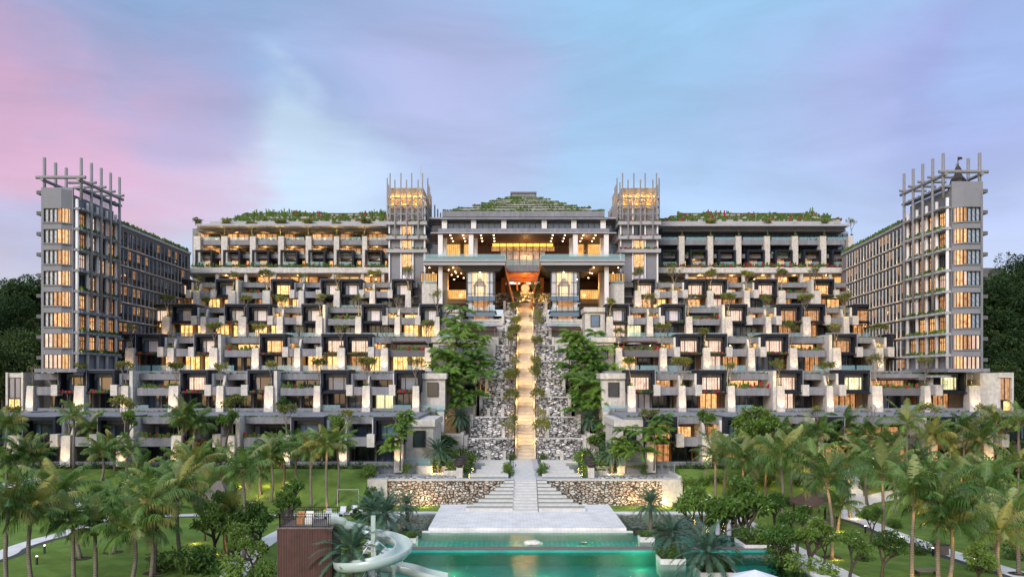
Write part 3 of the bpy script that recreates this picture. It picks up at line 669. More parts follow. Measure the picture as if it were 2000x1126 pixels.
lamp((CX(196), 196, 37.8), 900, (1,.55,.2), .4); lamp((CX(190)-3.2, 191.0, 35.6), 260, (1,.62,.16)); lamp((CX(190)+3.2, 191.0, 35.6), 260, (1,.62,.16)); lamp((CX(198), 197.2, 36.6), 220, (1,.62,.16))
lamp((CX(204), 204, 38.2), 500, (1,.5,.16), .4); lamp((CX(199), 191, 46), 420, (1,.5,.16), .4)
for x in (-14, 14): lamp((CX(190)+x, 188, 46.5), 420, (1,.55,.22), .3)
for i in range(9):                                            # the stair's own floodlights
    d = 144+i*5.6; z = 2.9+(d-141)*.594
    for s in (-1, 1): lamp((CX(d)+s*1.9, d, z+1.5), 125, (1,.56,.17), .15)

# ------------------------------------------------------------------ terraced room wings
rng = random.Random(11)
LITS = {'0':'lit0','1':'lit1','2':'lit2','3':'lit3','4':'lit4','s':'sheer','d':'dark','b':'blue','w':'sheer'}
POTS = []            # (x, y, z, row, side, index, lit) pillar tops that carry a tree
GREENS = []          # (x0, x1, y, z, h, bloom) planting strips
def pane(parent, name, x0, x1, y, z0, z1, code, nm=3, fr='frame', trans=False):
    """a window: the pane is the part, its metal frame the sub-part"""
    m = MB(); m.box(x0, x1, y, y+.08, z0, z1); w = m.build(name, M[LITS[code]], parent)
    m = MB(); t = .07
    for k in range(nm+1): x = x0+(x1-x0)*k/nm; m.box(x-t, x+t, y-.10, y-.02, z0, z1)
    m.box(x0-t, x1+t, y-.11, y-.03, z1, z1+.12); m.box(x0-t, x1+t, y-.11, y-.03, z0-.1, z0)
    if trans: m.box(x0, x1, y-.09, y-.03, z1-.62, z1-.54)
    m.build('window_frame', M[fr], w); return w
# every row: base level, pillar distance, then pillars (left, right photo columns) and, between them, bay codes:
#  kind L/R = suite pod beside the left/right pillar, P = planted loggia with a party wall; pod glass; lower windows; upper window
ROWS = {
 'left': [
  ('topmost', 32, 185, [(310,324),(378,389),(446,459),(513,527),(583,593),(652,663),(722,732),(792,802)],
     ['L 3 00 0','R s 10 0','P b d2 b','L 1 11 d','R s bd d','L s bd 0','R s bd 0'], 812),
  ('second', 25, 170, [(243,255),(317,331),(392,402),(466,480),(541,552),(617,629),(694,705),(771,781),(849,858)],
     ['R 3 11 d','L s 11 d','R s 11 d','L s 11 2','R s bb 2','P b db b','L s dd 1','R s 11 1'], 862),
  ('third', 18, 155, [(163,176),(245,261),(327,339),(409,424),(492,505),(575,586),(659,673),(744,757),(830,842)],
     ['R s 12 2','L w d1 d','R s 11 d','P d dd 1','L 0 bs 2','R 3 11 d','L 3 21 0','Q b 11 b'], 852),
  ('fourth', 11, 139.5, [(52,65),(145,164),(237,250),(330,348),(423,436),(517,533),(613,625),(708,722),(806,818)],
     ['R d dd d','L d dd d','P b bd b','L 3 dd d','R d dd d','P d dd b','L b db d','R b 4b d'], 850),
  ('ground-level', 4, 119, [(-96,-74),(12,37),(120,137),(228,250),(335,355),(443,458),(551,566),(662,677),(771,786)],
     ['R d dd d','L d dd d','R d dd b','P 2 dd d','L d dd d','P 3 dd d','L b dd d','R b db b'], 812)],
 'right': [
  ('topmost', 32, 185, [(1240,1252),(1313,1323),(1382,1393),(1454,1464),(1521,1534),(1591,1603),(1663,1672)],
     ['L 3 01 0','R 3 b0 2','L 3 32 0','R 3 db 2','P b 2d b','L 0 20 0'], None),
  ('second', 25, 170, [(1185,1197),(1264,1275),(1340,1352),(1417,1430),(1496,1506),(1569,1583),(1648,1658),(1719,1734)],
     ['L s 34 2','R s db 2','P b dd b','L 3 bb 0','R 2 d2 2','L 2 2d 0','R 2 d2 2'], None),
  ('third', 18, 155, [(1203,1215),(1290,1302),(1374,1387),(1462,1474),(1543,1557),(1627,1642),(1712,1725),(1793,1808)],
     ['Q b 1d d','R 3 dd 2','L 3 32 d','R 3 bb 2','P 2 d2 0','L 2 bd d','R 2 s2 2'], 1868),
  ('fourth', 11, 139.5, [(1227,1241),(1326,1339),(1422,1435),(1518,1532),(1615,1627),(1704,1723),(1806,1817),(1893,1914)],
     ['L 3 sd 2','R 3 d0 d','P d dd 0','L 3 3d d','R 4 22 d','Q d bd 2','R 4 d2 d'], 1960),
  ('ground-level', 4, 119, [(1264,1279),(1372,1389),(1483,1497),(1594,1608),(1704,1718),(1813,1827),(1921,1939),(2032,2048)],
     ['L 2 2d 0','R s d2 2','P d d2 d','L d 2d 2','P d d2 2','L d 2d 2','R d 2d d'], 2060)]}
def build_wing(side):
    s = 1 if side == 'left' else -1          # which way the pods lean from their pillar
    wing = thing('hotel_wing', f'stepped five-row {side} room wing of dark pods, stone pillars and planted terraces', 'hotel wing', (-45*s, 130, 4))
    glassn = 0
    for ri, (row, z0, dp, pil, bays, endpx) in enumerate(ROWS[side]):
        X = lambda px: PX(px, dp)
        xa, xb = X(pil[0][0]), X(pil[-1][1])
        if side == 'left': xa_, xb_ = xa-.4, X(endpx) if endpx else xb
        else: xa_, xb_ = xa-(3.2 if ri < 3 else 3), (X(endpx) if endpx else xb+.6)
        nxt = 15 if ri else 24
        m = MB()                              # the body of this row, behind its rooms
        m.box(xa_, xb_, dp+8.2, dp+nxt+6, z0-.6, z0+6.2); m.build('terrace_body', M['conc'], wing)
        m = MB(); m.box(xa_, xb_, dp+.9, dp+9, z0-1.4, z0-.02); m.build('terrace_floor', M['conc'], wing)
        m = MB(); m.box(xa_, xb_, dp+7.6, dp+nxt+6, z0+6.22, z0+7.02); m.build('roof_slab', M['conc'], wing)
        m = MB(); m.box(xa_, xb_, dp+2.9, dp+7.59, z0+(5.45 if ri < 4 else 6.0), z0+(6.5 if ri < 4 else 7.0)); m.build('fascia', M['conc'], wing)
        m = MB(); m.box(xa_, xb_, dp+3.2, dp+8.4, z0+3.2, z0+3.56); m.build('floor_slab', M['conc'], wing)
        m = MB(); m.box(xa_, xb_, dp+7.9, dp+8.19, z0, z0+6.2); m.build('back_wall', M['beige' if side == 'right' else 'concl'], wing)
        GREENS.append((xa_+.5, xb_-.5, dp+3.2, z0+(6.5 if ri < 4 else 7.0), .28, 0))
        if ri < 3:
            m = MB(); m.box(xa_, xb_, dp+.6, dp+.9, z0-1.5, z0+.12); m.build('terrace_edge', M['conc'], wing)
        else:
            m = MB(); m.box(xa_, xb_, dp+.55, dp+.85, z0-1.45, z0+.62); m.build('terrace_edge', M['conc'], wing)
            GREENS.append((xa_, xb_, dp+.1, z0-.1, .35, 0))
        for pi, (a, b) in enumerate(pil):     # stone pillars, wider at the foot
            x0, x1 = X(a), X(b); zt = z0+4.4; e = .10
            m = MB(); m.hexa([(x0-e, dp-.35, z0-.6 if ri < 4 else z0-.9), (x1+e, dp-.35, z0-.6 if ri < 4 else z0-.9), (x1+e, dp+1.8, z0-.6), (x0-e, dp+1.8, z0-.6), (x0, dp, zt), (x1, dp, zt), (x1, dp+1.6, zt), (x0, dp+1.6, zt)])
            m.box(x0+.12, x1-.12, dp+.12, dp+1.45, zt-.1, zt+.05)
            m.build('pillar', M['stonew' if side == 'right' and ri < 3 else 'stone'], wing)
            litp = (ri >= 2) or (side == 'left' and ri == 1) or rng.random() < .35
            if litp and -60 < a < 2000:
                lamp(((x0+x1)/2, dp-1.0, z0+.35), (300 if ri >= 2 else 150)*(1. if side == 'left' or ri > 2 else .75), (1,.58,.25), .12, spot=75, aim=(0, .5, 1.))
            POTS.append(((x0+x1)/2, dp+.8, zt, row, side, pi, ri))
            if 0 < pi < len(pil)-1 and bays[pi-1][0] in 'RL' and bays[pi][0] in 'RL' and (bays[pi-1][0] == 'L' and bays[pi][0] == 'R'):
                c = (x0+x1)/2; m = MB(); m.prism([(dp+1.7, z0+3.5), (dp+7.5, z0+3.5), (dp+7.5, z0+6.6), (dp+2.6, z0+6.2), (dp+1.7, z0+4.6)], 'x', c-.2, c+.2); m.build('party_wall', M['stone'], wing)
                m = MB(); m.box(c-.2, c+.2, dp+1.8, dp+7.8, z0, z0+3.2); m.build('party_wall', M['beige'], wing)
        for bi, code in enumerate(bays):
            kind, pg, low, up = code.split(); x0, x1 = X(pil[bi][1]), X(pil[bi+1][0]); w = x1-x0
            # lower rooms
            for k, c in enumerate(low):
                a, b = (x0+.25+k*(w/2), x0+(k+1)*w/2-.35)
                warm = c in '012'
                wn = pane(wing, 'window', a, b, dp+(5.2 if k == 0 else 6.2), z0+.1, z0+2.95, c, 3 if c != '4' else 2)
                if warm and rng.random() < .75:
                    lamp(((a+b)/2, dp+3.6, z0+2.9), 40 if side == 'left' else 34, (1,.52,.18), .1)
                if ri < 3 and rng.random() < .7 or ri == 3 and rng.random() < .25:
                    m = MB(); m.box(a-.3, b, dp+.75, dp+.79, z0+.12, z0+1.15); m.build('terrace_balustrade', M['teal'], wing)
            m = MB(); m.box(x0, x0+w*.5-.05, dp+5.35, dp+7.9, z0, z0+3.2); m.box(x0+w*.5, x1, dp+6.35, dp+7.9, z0, z0+3.2); m.build('room_wall', M['tan' if any(c in '02' for c in low) and side == 'right' else 'beige' if any(c in '0123' for c in low) else 'concl'], wing)
            if kind in 'LR':
                if (kind == 'L') == (s == 1): pa, pb = (x0-.1, x0+4.7) if kind == 'L' else (x1-4.7, x1+.1)
                else: pa, pb = (x1-3.3, x1+1.35) if kind == 'R' else (x0-1.35, x0+3.5)
                zb, zt = z0+3.35, z0+7.0; f = dp+1.05
                m = MB(); th = .42                                       # the pod: an open-fronted dark box
                m.box(pa, pb, f, f+6, zt-.42, zt+.12); m.box(pa, pb, f, f+6, zb, zb+.28)
                m.box(pa, pa+th, f, f+6, zb+.28, zt-.42); m.box(pb-th, pb, f, f+6, zb+.28, zt-.42)
                m.box(pa+.1, pb-.1, f-.5, f+.2, zb-.22, zb-.02)
                pod = m.build('suite_pod', M['pod'], wing)
                m = MB(); m.box(pa+th, pb-th, f+1.9, f+2.2, zb+.28, zt-.42); m.build('pod_wall', M['podin'], pod)
                m = MB(); m.box(pa-.04, pb+.04, f-.06, f+6, zt+.125, zt+.22); m.build('pod_roof_edge', M['conc'], pod)
                m = MB(); q = pa-.10 if s == 1 else pb+.01; m.box(q, q+.09, f+.02, f+5, zb+.1, zt); m.build('pod_cheek', M['concl'], pod)
                va, vb = (pa+.9, pb-.75)
                m = MB(); m.box(va+.85, vb-.5, f+1.80, f+1.88, zb+.36, zt-1.15); pn = m.build('pod_window', M[LITS[pg]], pod)
                m = MB(); m.box(va, va+.75, f+1.80, f+1.88, zb+.4, zt-1.15); m.build('side_pane', M['blue' if pg in 'sdbw' else LITS[pg]], pod)
                m = MB(); m.box(vb-.42, vb, f+1.80, f+1.88, zb+.4, zt-1.15); m.build('side_pane', M['blue' if pg in 'sdbw' else LITS[pg]], pod)
                m = MB()
                for x in (va, va+.8, vb-.46, vb): m.box(x-.06, x+.06, f+1.68, f+1.79, zb+.3, zt-1.1)
                m.box(va, vb, f+1.68, f+1.79, zt-1.15, zt-1.03); m.box(va, vb, f+1.68, f+1.79, zb+.3, zb+.42); m.build('window_frame', M['frame'], pod)
                if rng.random() < .55: GREENS.append((pa+.4, pb-.4, f-.35, zb-.02, .42, rng.choice([.35, .5, .1]) if ri >= 3 and side == 'left' else .2))
                # balcony with its stone block
                ba, bb = (pb+.05, x1) if kind == 'L' else (x0, pa-.05)
                if bb-ba > .6:
                    if kind == 'L': ka, kb, qa, qb = ba-.35, ba+.75, ba+.75, bb
                    else: ka, kb, qa, qb = bb-.75, bb+.35, ba, bb-.75
                    m = MB(); m.box(ka, kb, dp+.15, dp+2.0, z0+2.75, z0+4.62); m.build('balcony_block', M['stone'], wing)
                    m = MB(); m.box(qa, qb, dp+.5, dp+.8, z0+2.85, z0+4.2); m.box(qa, qb, dp+.8, dp+3.3, z0+3.0, z0+3.3); m.build('balcony', M['conc'], wing)
                    m = MB(); m.box(qa, qb, dp+.55, dp+.75, z0+4.203, z0+4.26); m.build('parapet_cap', M['blue'], wing)
                    pane(wing, 'window', ba+.1, bb-.1, dp+7.0, z0+3.6, z0+5.3, up, 2)
                    m = MB(); m.box(ba-.1, bb+.1, dp+7.15, dp+7.55, z0+3.57, z0+5.44); m.build('room_wall', M['tan' if up in '02' else 'concd'], wing)  # tan behind lit windows: room glow put into the wall colour
                    if up in '012' and rng.random() < .8: lamp(((ba+bb)/2, dp+5.2, z0+5.2), 30, (1,.52,.18), .1)
                    # tall white door-post wall between pod and balcony
                    q = pb+.25 if kind == 'L' else pa-.25
                    m = MB(); m.box(q-.18, q+.18, dp+2.6, dp+7.2, z0+3.6, z0+6.55); m.build('party_wall', M['white'], wing)
            else:
                fa = x0 if s == 1 else x1-.55                            # the stone fin
                if kind == 'P':
                    m = MB(); m.box(fa, fa+.55, dp+.5, dp+9, z0-.02, z0+7.0); m.build('party_wall', M['stone'], wing)
                    ba, bb = (x0+.9, x1) if s == 1 else (x0, x1-.9)
                else: ba, bb = x0, x1
                m = MB(); m.box(ba, bb, dp+1.3, dp+1.6, z0+2.75, z0+4.1); m.box(ba, bb, dp+1.6, dp+3.3, z0+2.9, z0+3.25); m.build('planter_balcony', M['conc' if kind == 'P' else 'concd'], wing)
                GREENS.append((ba+.2, bb-.2, dp+1.5, z0+4.05, .8, .25 if side == 'right' or ri == 2 else .1))
                pane(wing, 'window', ba+.8, bb-.3, dp+6.8, z0+4.0, z0+5.3, up, 2)
                m = MB(); m.box(ba, bb, dp+6.95, dp+7.55, z0+3.57, z0+5.44); m.build('room_wall', M['concl'], wing)
                if up in '01' or pg in '01': lamp(((ba+bb)/2, dp+5., z0+5.2), 30, (1,.6,.25), .1)
                if kind == 'Q':
                    m = MB(); m.box(ba+.3, bb-.2, dp+1.6, dp+6.8, z0+5.55, z0+5.8); m.box(ba+.5, ba+.65, dp+1.7, dp+1.85, z0+3.3, z0+5.55); m.build('pergola', M['slat'], wing)
        if row == 'topmost': continue
        # stone end block beside the central slope
        if side == 'left': ea, eb = X(pil[-1][1])+.05, X(pil[-1][1])+4.2
        else: ea, eb = X(pil[0][0])-4.2, X(pil[0][0])-.05
        m = MB(); m.box(ea, eb, dp+3, dp+16, z0-1.5, z0+5.6); m.box(ea-.3, eb+.3, dp+2.4, dp+16.3, z0+5.6, z0+6.6); m.box(ea, eb, dp+1, dp+3, z0-3.5, z0-.05); m.build('end_block', M['stone'], wing)
        c = (ea+eb)/2; pane(wing, 'window', c-.9, c+.9, dp+2.85, z0+2.6, z0+4.9, 'd' if ri > 2 else 'b', 1)
        m = MB(); m.box(ea+.1, eb, dp+1.1, dp+1.16, z0, z0+1.1); m.build('terrace_balustrade', M['teal'], wing)
    if side == 'left':                        # far end rooms
        for (px0, px1, y0, y1, d) in ((16, 44, 728, 808, 141),):
            m = MB(); pbox(m, px0, px1, y0, y1, d, 8); m.box(PX(px1, d)-.1, PX(px1+3, d), d-.3, d+8, PZ(y1, d), PZ(y0, d)+.1); m.box(PX(px0-3, d), PX(px0, d)+.1, d-.3, d+8, PZ(y1, d), PZ(y0, d)+.1); m.build('end_block', M['stone'], wing)
            pane(wing, 'window', PX(px0+3, d), PX(px1-3, d), d-.1, PZ(776, d), PZ(738, d), 'b', 2); pane(wing, 'window', PX(px0+2, d), PX(px1-3, d), d-.1, PZ(803, d), PZ(779, d), '1', 2)
        m = MB(); pbox(m, 80, 180, 722, 728, 146, 10); pbox(m, 66, 112, 738, 806, 147, 8); m.build('end_wall', M['stone'], wing)
        m = MB(); pbox(m, 140, 222, 650, 722, 158, 6); m.build('end_wall', M['stone'], wing)
        m = MB(); pbox(m, -90, 60, 804, 812, 135, 14); m.build('roof_slab', M['conc'], wing)
    else:
        d = 141
        m = MB(); pbox(m, 1914, 1954, 728, 808, d, 8); pbox(m, 1950, 1980, 727, 737, d-.2, 7); pbox(m, 1976, 1980, 737, 808, d-.2, 7); m.build('end_block', M['stone'], wing)
        pane(wing, 'window', PX(1954, d), PX(1975, d), d+.5, PZ(780, d), PZ(738, d), '2', 2); pane(wing, 'window', PX(1962, d), PX(1976, d), d+.5, PZ(804, d), PZ(783, d), '1', 1)
        m = MB(); pbox(m, 1812, 1858, 650, 722, 158, 6); m.build('end_wall', M['stone'], wing)
        pane(wing, 'window', PX(1800, 157), PX(1812, 157), 157, PZ(716, 157), PZ(668, 157), '2', 1)
        m = MB(); pbox(m, 1940, 2090, 804, 812, 135, 14); m.build('roof_slab', M['conc'], wing)
    return wing
WL = build_wing('left'); WR = build_wing('right')

# ------------------------------------------------------------------ upper room blocks behind the terraces
def upper_block(side):
    d = 200; s = 1 if side == 'left' else -1
    P0, P1 = (376, 772) if side == 'left' else (1284, 1652)
    ub = thing('upper_room_block', f'{side} upper room block with three balcony floors, stone piers and a planted roof', 'hotel building', (PX((P0+P1)/2, d), d, 38))
    def bp(name, mat, *boxes):
        m = MB()
        for b in boxes: pbox(m, *b)
        return m.build(name, M[mat], ub)
    q0, q1 = (352, 832) if side == 'left' else (1207, 1668)
    bp('core', 'conc', (P0, P1, 446, 600, d+7, 14))
    bp('roof_slab', 'concl', ((P0+9 if s == 1 else P0), (P1 if s == 1 else P1+8), 437, 441, d-2, 30), ((P0+34 if s == 1 else P0), (P1 if s == 1 else P1-24), 432, 437, d+1, 26))
    bp('fascia', 'concd' if s == 1 else 'conc', (P0+10, P1-2, 441.2, 452, d+1.5, 4))
    bp('stone_band', 'stone', (q0, q1, 522, 532.5, d-3, 12))
    GREENS.append((PX(q0+8, d), PX(q1-6, d), d-2.6, PZ(523, d), .75, .3 if s == -1 else .1))
    bp('floor_slab', 'conc', (P0+4, P1-2, 468.5, 478, d-.3, 8)); bp('floor_slab', 'conc', (P0+4, P1-2, 496, 504, d+.4, 8))
    bp('floor_slab', 'conc', (q0, q1, 555, 600, d-2, 10))
    piers = [(378,391),(432,444),(488,499),(543,554),(597,608),(652,662),(707,717)] if s == 1 else [(1326,1337),(1382,1393),(1437,1448),(1493,1504),(1547,1559),(1602,1614),(1657,1667)]
    for i, (a, b) in enumerate(piers):
        bp('pier', 'stonew' if s == -1 else 'stone', (a, b, 461, 522, d-1.2, 2.2)); POTS.append((PX((a+b)/2, d), d-.2, PZ(461, d), 'upper block', side, i, -1))
    cols = [421, 477, 533, 590, 648, 705, 745] if s == 1 else [1339, 1394, 1450, 1507, 1563, 1619]
    for i, a in enumerate(cols): bp('column', 'stone', (a, a+5.5, 532.5, 556, d-2.4, 1.))
    edges = [a for a, b in piers]+([757] if s == 1 else []); st = [piers[0][0]-54]+edges if s == -1 else edges
    for i in range(len(st)-1):
        a, b = st[i]+11, st[i+1]
        for fl, (y0, y1) in enumerate(((453, 468), (479, 495.5))):
            warm = s == 1
            y0w = y0 + (3 if fl == 0 else 2)
            w_ = bp('window', ('lit2' if rng.random() < .6 else 'lit0') if warm else 'blue', (a+2, a+(b-a)*.45, y0w, y1, d+5.4, .2)); bp('window', ('dark' if rng.random() < .5 else 'lit2') if warm else 'blue', (a+(b-a)*.52, b-2, y0w, y1, d+5.4, .2))
            m = MB()
            for q in (a+2, a+(b-a)*.25, a+(b-a)*.45, a+(b-a)*.52, a+(b-a)*.75, b-2): pbox(m, q-.5, q+.5, y0w, y1, d+5.25, .1)
            m.build('window_frame', M['frameb'], w_)
            bp('balcony_back', 'tan' if warm else 'concl', (a, b, y0-1, y1+2, d+5.7, .6))  # tan on the warm-lit block: its glow is put into the colour
            m = MB(); pbox(m, a+3, b-3, (463 if fl == 0 else 491), y1+.6, d, .05)
            if fl == 0 or rng.random() < .5: m.build('balustrade', M['teal'], ub)
            if warm: lamp((PX(a+12, d), d+3.2, PZ(y0+3, d)), 150, (1,.52,.16), .1)
            if rng.random() < .6: GREENS.append((PX(a+4, d), PX(b-6, d), d+.3, PZ(y1+2, d), .7, .1))
        # dark cabana pod on the lowest floor
        ca, cb = (a-3, a+30) if s == 1 else (b-37, b-3)
        za, zb = PZ(522, d), PZ(490, d); xa, xb = PX(ca, d), PX(cb, d); f = d-1.6
        m = MB(); m.box(xa, xb, f, f+5, zb-.25, zb+.05); m.box(xa, xa+.45, f, f+5, za, zb-.25); m.box(xb-.45, xb, f, f+5, za, zb-.25); pod = m.build('suite_pod', M['pod'], ub)
        m = MB()
        for k in range(5): m.box(xa+.45, xb-.45, f+.3+k*.9, f+.5+k*.9, zb-.45, zb-.27)
        m.build('pod_slat', M['frameb'], pod)
        m = MB(); m.box(xa+.45, xb-.45, f+.2, f+.25, za, za+1.2); m.build('balustrade', M['teal'], pod)
        w_ = bp('window', rng.choice(['lit2', 'lit0', 'dark']), (ca+4, cb-3, 506, 521, d+5.4, .2)); bp('window', 'lit0' if rng.random() < .7 else 'dark', (cb+2 if s == 1 else a+1, (b-2) if s == 1 else ca-2, 508, 521, d+5.4, .2))
        bp('balcony_back', 'tan' if rng.random() < .5 else 'concd', (a, b, 504, 522, d+5.7, .6))
        if rng.random() < .7: lamp((PX((a+b)/2, d), d+3, PZ(508, d)), 70, (1,.56,.2), .1)
    # restaurant level seen between the columns under the stone band
    k0, k1 = (400, 757) if s == 1 else (1340, 1650); x = k0
    bp('restaurant_wall', 'tan', (k0, k1, 533, 556, d+6, .4))
    while x < k1-14:
        wd = rng.uniform(14, 24); bp('window', rng.choice(['lit0', 'lit0', 'lit2', 'dark', 'goldw']), (x+1, x+wd-3, 535+rng.uniform(0, 2), 556, d+5.6, .25)); x += wd
    for k in range(5): lamp((PX(k0+(k+.5)*(k1-k0)/5, d), d+2, PZ(536, d)), 180, (1,.58,.2), .15)
    # stepped planted roof
    rf = MB(); gr = MB(); n = 3
    LXR = ((442, 757), (462, 755), (476, 750)) if s == 1 else ((1290, 1642), (1308, 1622), (1328, 1590))
    for i in range(n):
        dd = d+2.5+2.2*i; a, b = PX(LXR[i][0], dd), PX(LXR[i][1], dd); za = PZ((432, 427, 421.5)[i], dd); zb = PZ((427, 421.5, 416.5)[i], dd)
        rf.box(a, b, dd, d+26-i*3, za-.6, zb); gr.box(a+.1, b-.1, dd-.05, dd+.6, zb-.15, zb+.08)
        for k in range(int((b-a)*9)):
            x = rng.uniform(a-.5, b+.5); hh = rng.uniform(.2, .75)*max(.2, .8+1.5*mnoise.noise(Vector((x*.2, i*2.3, s))))*(1.8 if i == n-1 and rng.random() < .25 else 1); w2 = rng.uniform(.12, .34); t = rng.uniform(-.3, .3); y = dd+rng.uniform(-.3, .9)
            gr.quad((x-w2, y, zb-.55), (x+w2, y-.1, zb-.55), (x+w2*.6+t, y-.3, zb+hh-.3), (x-w2*.6+t, y-.25, zb+hh-.3), 1 if rng.random() < (.12 if s == -1 else .05) else 0)
    ro = rf.build('stepped_roof', M['rooft'], ub); gr.build('roof_planting', [M['green'], M['bloom']], ro, kind='stuff')
    return ub
UL = upper_block('left'); UR = upper_block('right')

# ------------------------------------------------------------------ lantern towers either side of the pavilion
def lantern_tower(side):
    d = 190; p0, p1 = (759, 830) if side == 'left' else (1211, 1285); c = (p0+p1)/2; z0 = PZ(560, d); zt = PZ(366, d)
    t = thing('lantern_tower', f'slim {side} lantern tower with a golden lit crown and thin spikes', 'tower', (PX(c, d), d, z0))
    x0, x1 = PX(p0+2, d), PX(p1-2, d); dep = 9.5
    m = MB(); m.box(x0, x1, d+.3, d+dep, z0-4, PZ(405, d)); m.build('shaft', M['towr'], t)
    m = MB(); m.box(x0+.2, x1-.2, d+.5, d+dep-.2, PZ(405, d), zt); m.build('lit_crown', M['crown'], t)
    wp = (p1-p0-2)/3.
    for k in range(4):
        q = p0+k*wp; m = MB(); pbox(m, q-.2, q+2.6, 384, 590, d-.25, .5); m.build('column', M['white'], t)
    for k in range(4):
        m = MB(); y = d+.4+k*(dep-.6)/3; xx = x1 if side == 'left' else x0; m.box(xx-.12, xx+.12, y, y+.35, z0-4, PZ(384, d)); m.build('column', M['white'], t)
    for y0, y1, pr in ((433, 440, 1.1), (461, 468, 1.1), (487, 494, 1.1), (387, 389.5, .9), (402, 404.5, .9), (418, 420, .9)):
        m = MB(); big = y1-y0 > 4; e = .75 if big else .55
        m.box(x0-e, x1+e, d-pr, d+dep+.5, PZ(y1, d), PZ(y0, d)) if big else [m.box(x0-e, x1+e, d-pr, d-pr+.25, PZ(y1, d), PZ(y0, d)), m.box(x1+e-.25, x1+e, d-pr+.26, d+dep, PZ(y1, d), PZ(y0, d)), m.box(x0-e, x0-e+.25, d-pr+.26, d+dep, PZ(y1, d), PZ(y0, d))]
        m.build('planter_ledge' if big else 'ring_beam', M['concl'] if big else M['post'], t)
        if big: GREENS.append((x0-.3, x1+.3, d-pr+.2, PZ(y0, d)-.05, .45, .35 if side == 'right' else .1))
    for y0, y1 in ((442, 460), (470, 486), (497, 521), (537, 550)):
        w = MB(); a = p0+wp+3.2; b = p0+2*wp-.8; pbox(w, a, b, y0, y1, d+.1, .15); wn = w.build('window', M['lit0' if y0 > 460 or side == 'left' else 'dark'] if y0 < 530 else M['sheer'], t)
        m = MB()
        for q in (a, (a*.4+b*.6), b): pbox(m, q-.5, q+.5, y0, y1, d-.05, .1)
        m.build('window_frame', M['frame'], wn)
    rr = random.Random(5 if side == 'left' else 9)
    spk = [(p0-1, 358, 0)]
    for k in range(4): spk.append((p0+4+k*(p1-p0-8)/3, 340, 0))
    for k in range(3): spk.append((p0+14+k*(p1-p0-26)/2, 354, -.6))
    for i, (q, y, off) in enumerate(spk):
        m = MB(); x = PX(q, d); m.box(x-.13, x+.13, d-1.0+off, d-.72+off, PZ(430 if off == 0 else 466, d) if i else PZ(430, d), PZ(y, d)); m.build('spike', M['post'], t)
    for k in range(5):
        for xx in ((x1+.75), (x0-.75)):
            m = MB(); y = d+1.2+k*2.1; m.box(xx-.13, xx+.13, y, y+.26, PZ(430, d), PZ(345+5*k, d)-.5*(k % 2)); m.build('spike', M['post'], t)
    for k in range(6):
        q = p0+7+k*(p1-p0-14)/5; lamp((PX(q, d), d+.1, PZ(386, d)+.2), 62, (1,.46,.07), .1)
        if k % 2 == 0: lamp((PX(q, d), d+.1, PZ(400, d)+.2), 50, (1,.46,.07), .1)
    for k in range(3):
        for xx in (x0-.35, x1+.35): lamp((xx, d+1.5+k*3, PZ(386, d)+.2), 50, (1,.46,.07), .1)
    return t
lantern_tower('left'); lantern_tower('right')
m = MB(); m.tube([(PX(822, 196), 196, PZ(345, 196)), (PX(822, 196), 196, PZ(322, 196))], .06, 5); tag(m.build('radio_mast', M['metal']), 'thin radio mast rising behind the left lantern tower', 'mast')
for s, p in ((-1, (849, 854, 859)), (1, (1189, 1193, 1197))):
    t = thing('spike_screen', f'short row of grey spikes between the {"left" if s < 0 else "right"} lantern tower and the pavilion', 'screen', (PX(p[1], 202), 202, 52))
    for k, q in enumerate(p):
        m = MB(); x = PX(q, 202); m.box(x-.16, x+.16, 202+k, 202.3+k, PZ(425, 202), PZ(400+6*(k if s < 0 else 2-k), 202)); m.build('spike', M['post'], t)

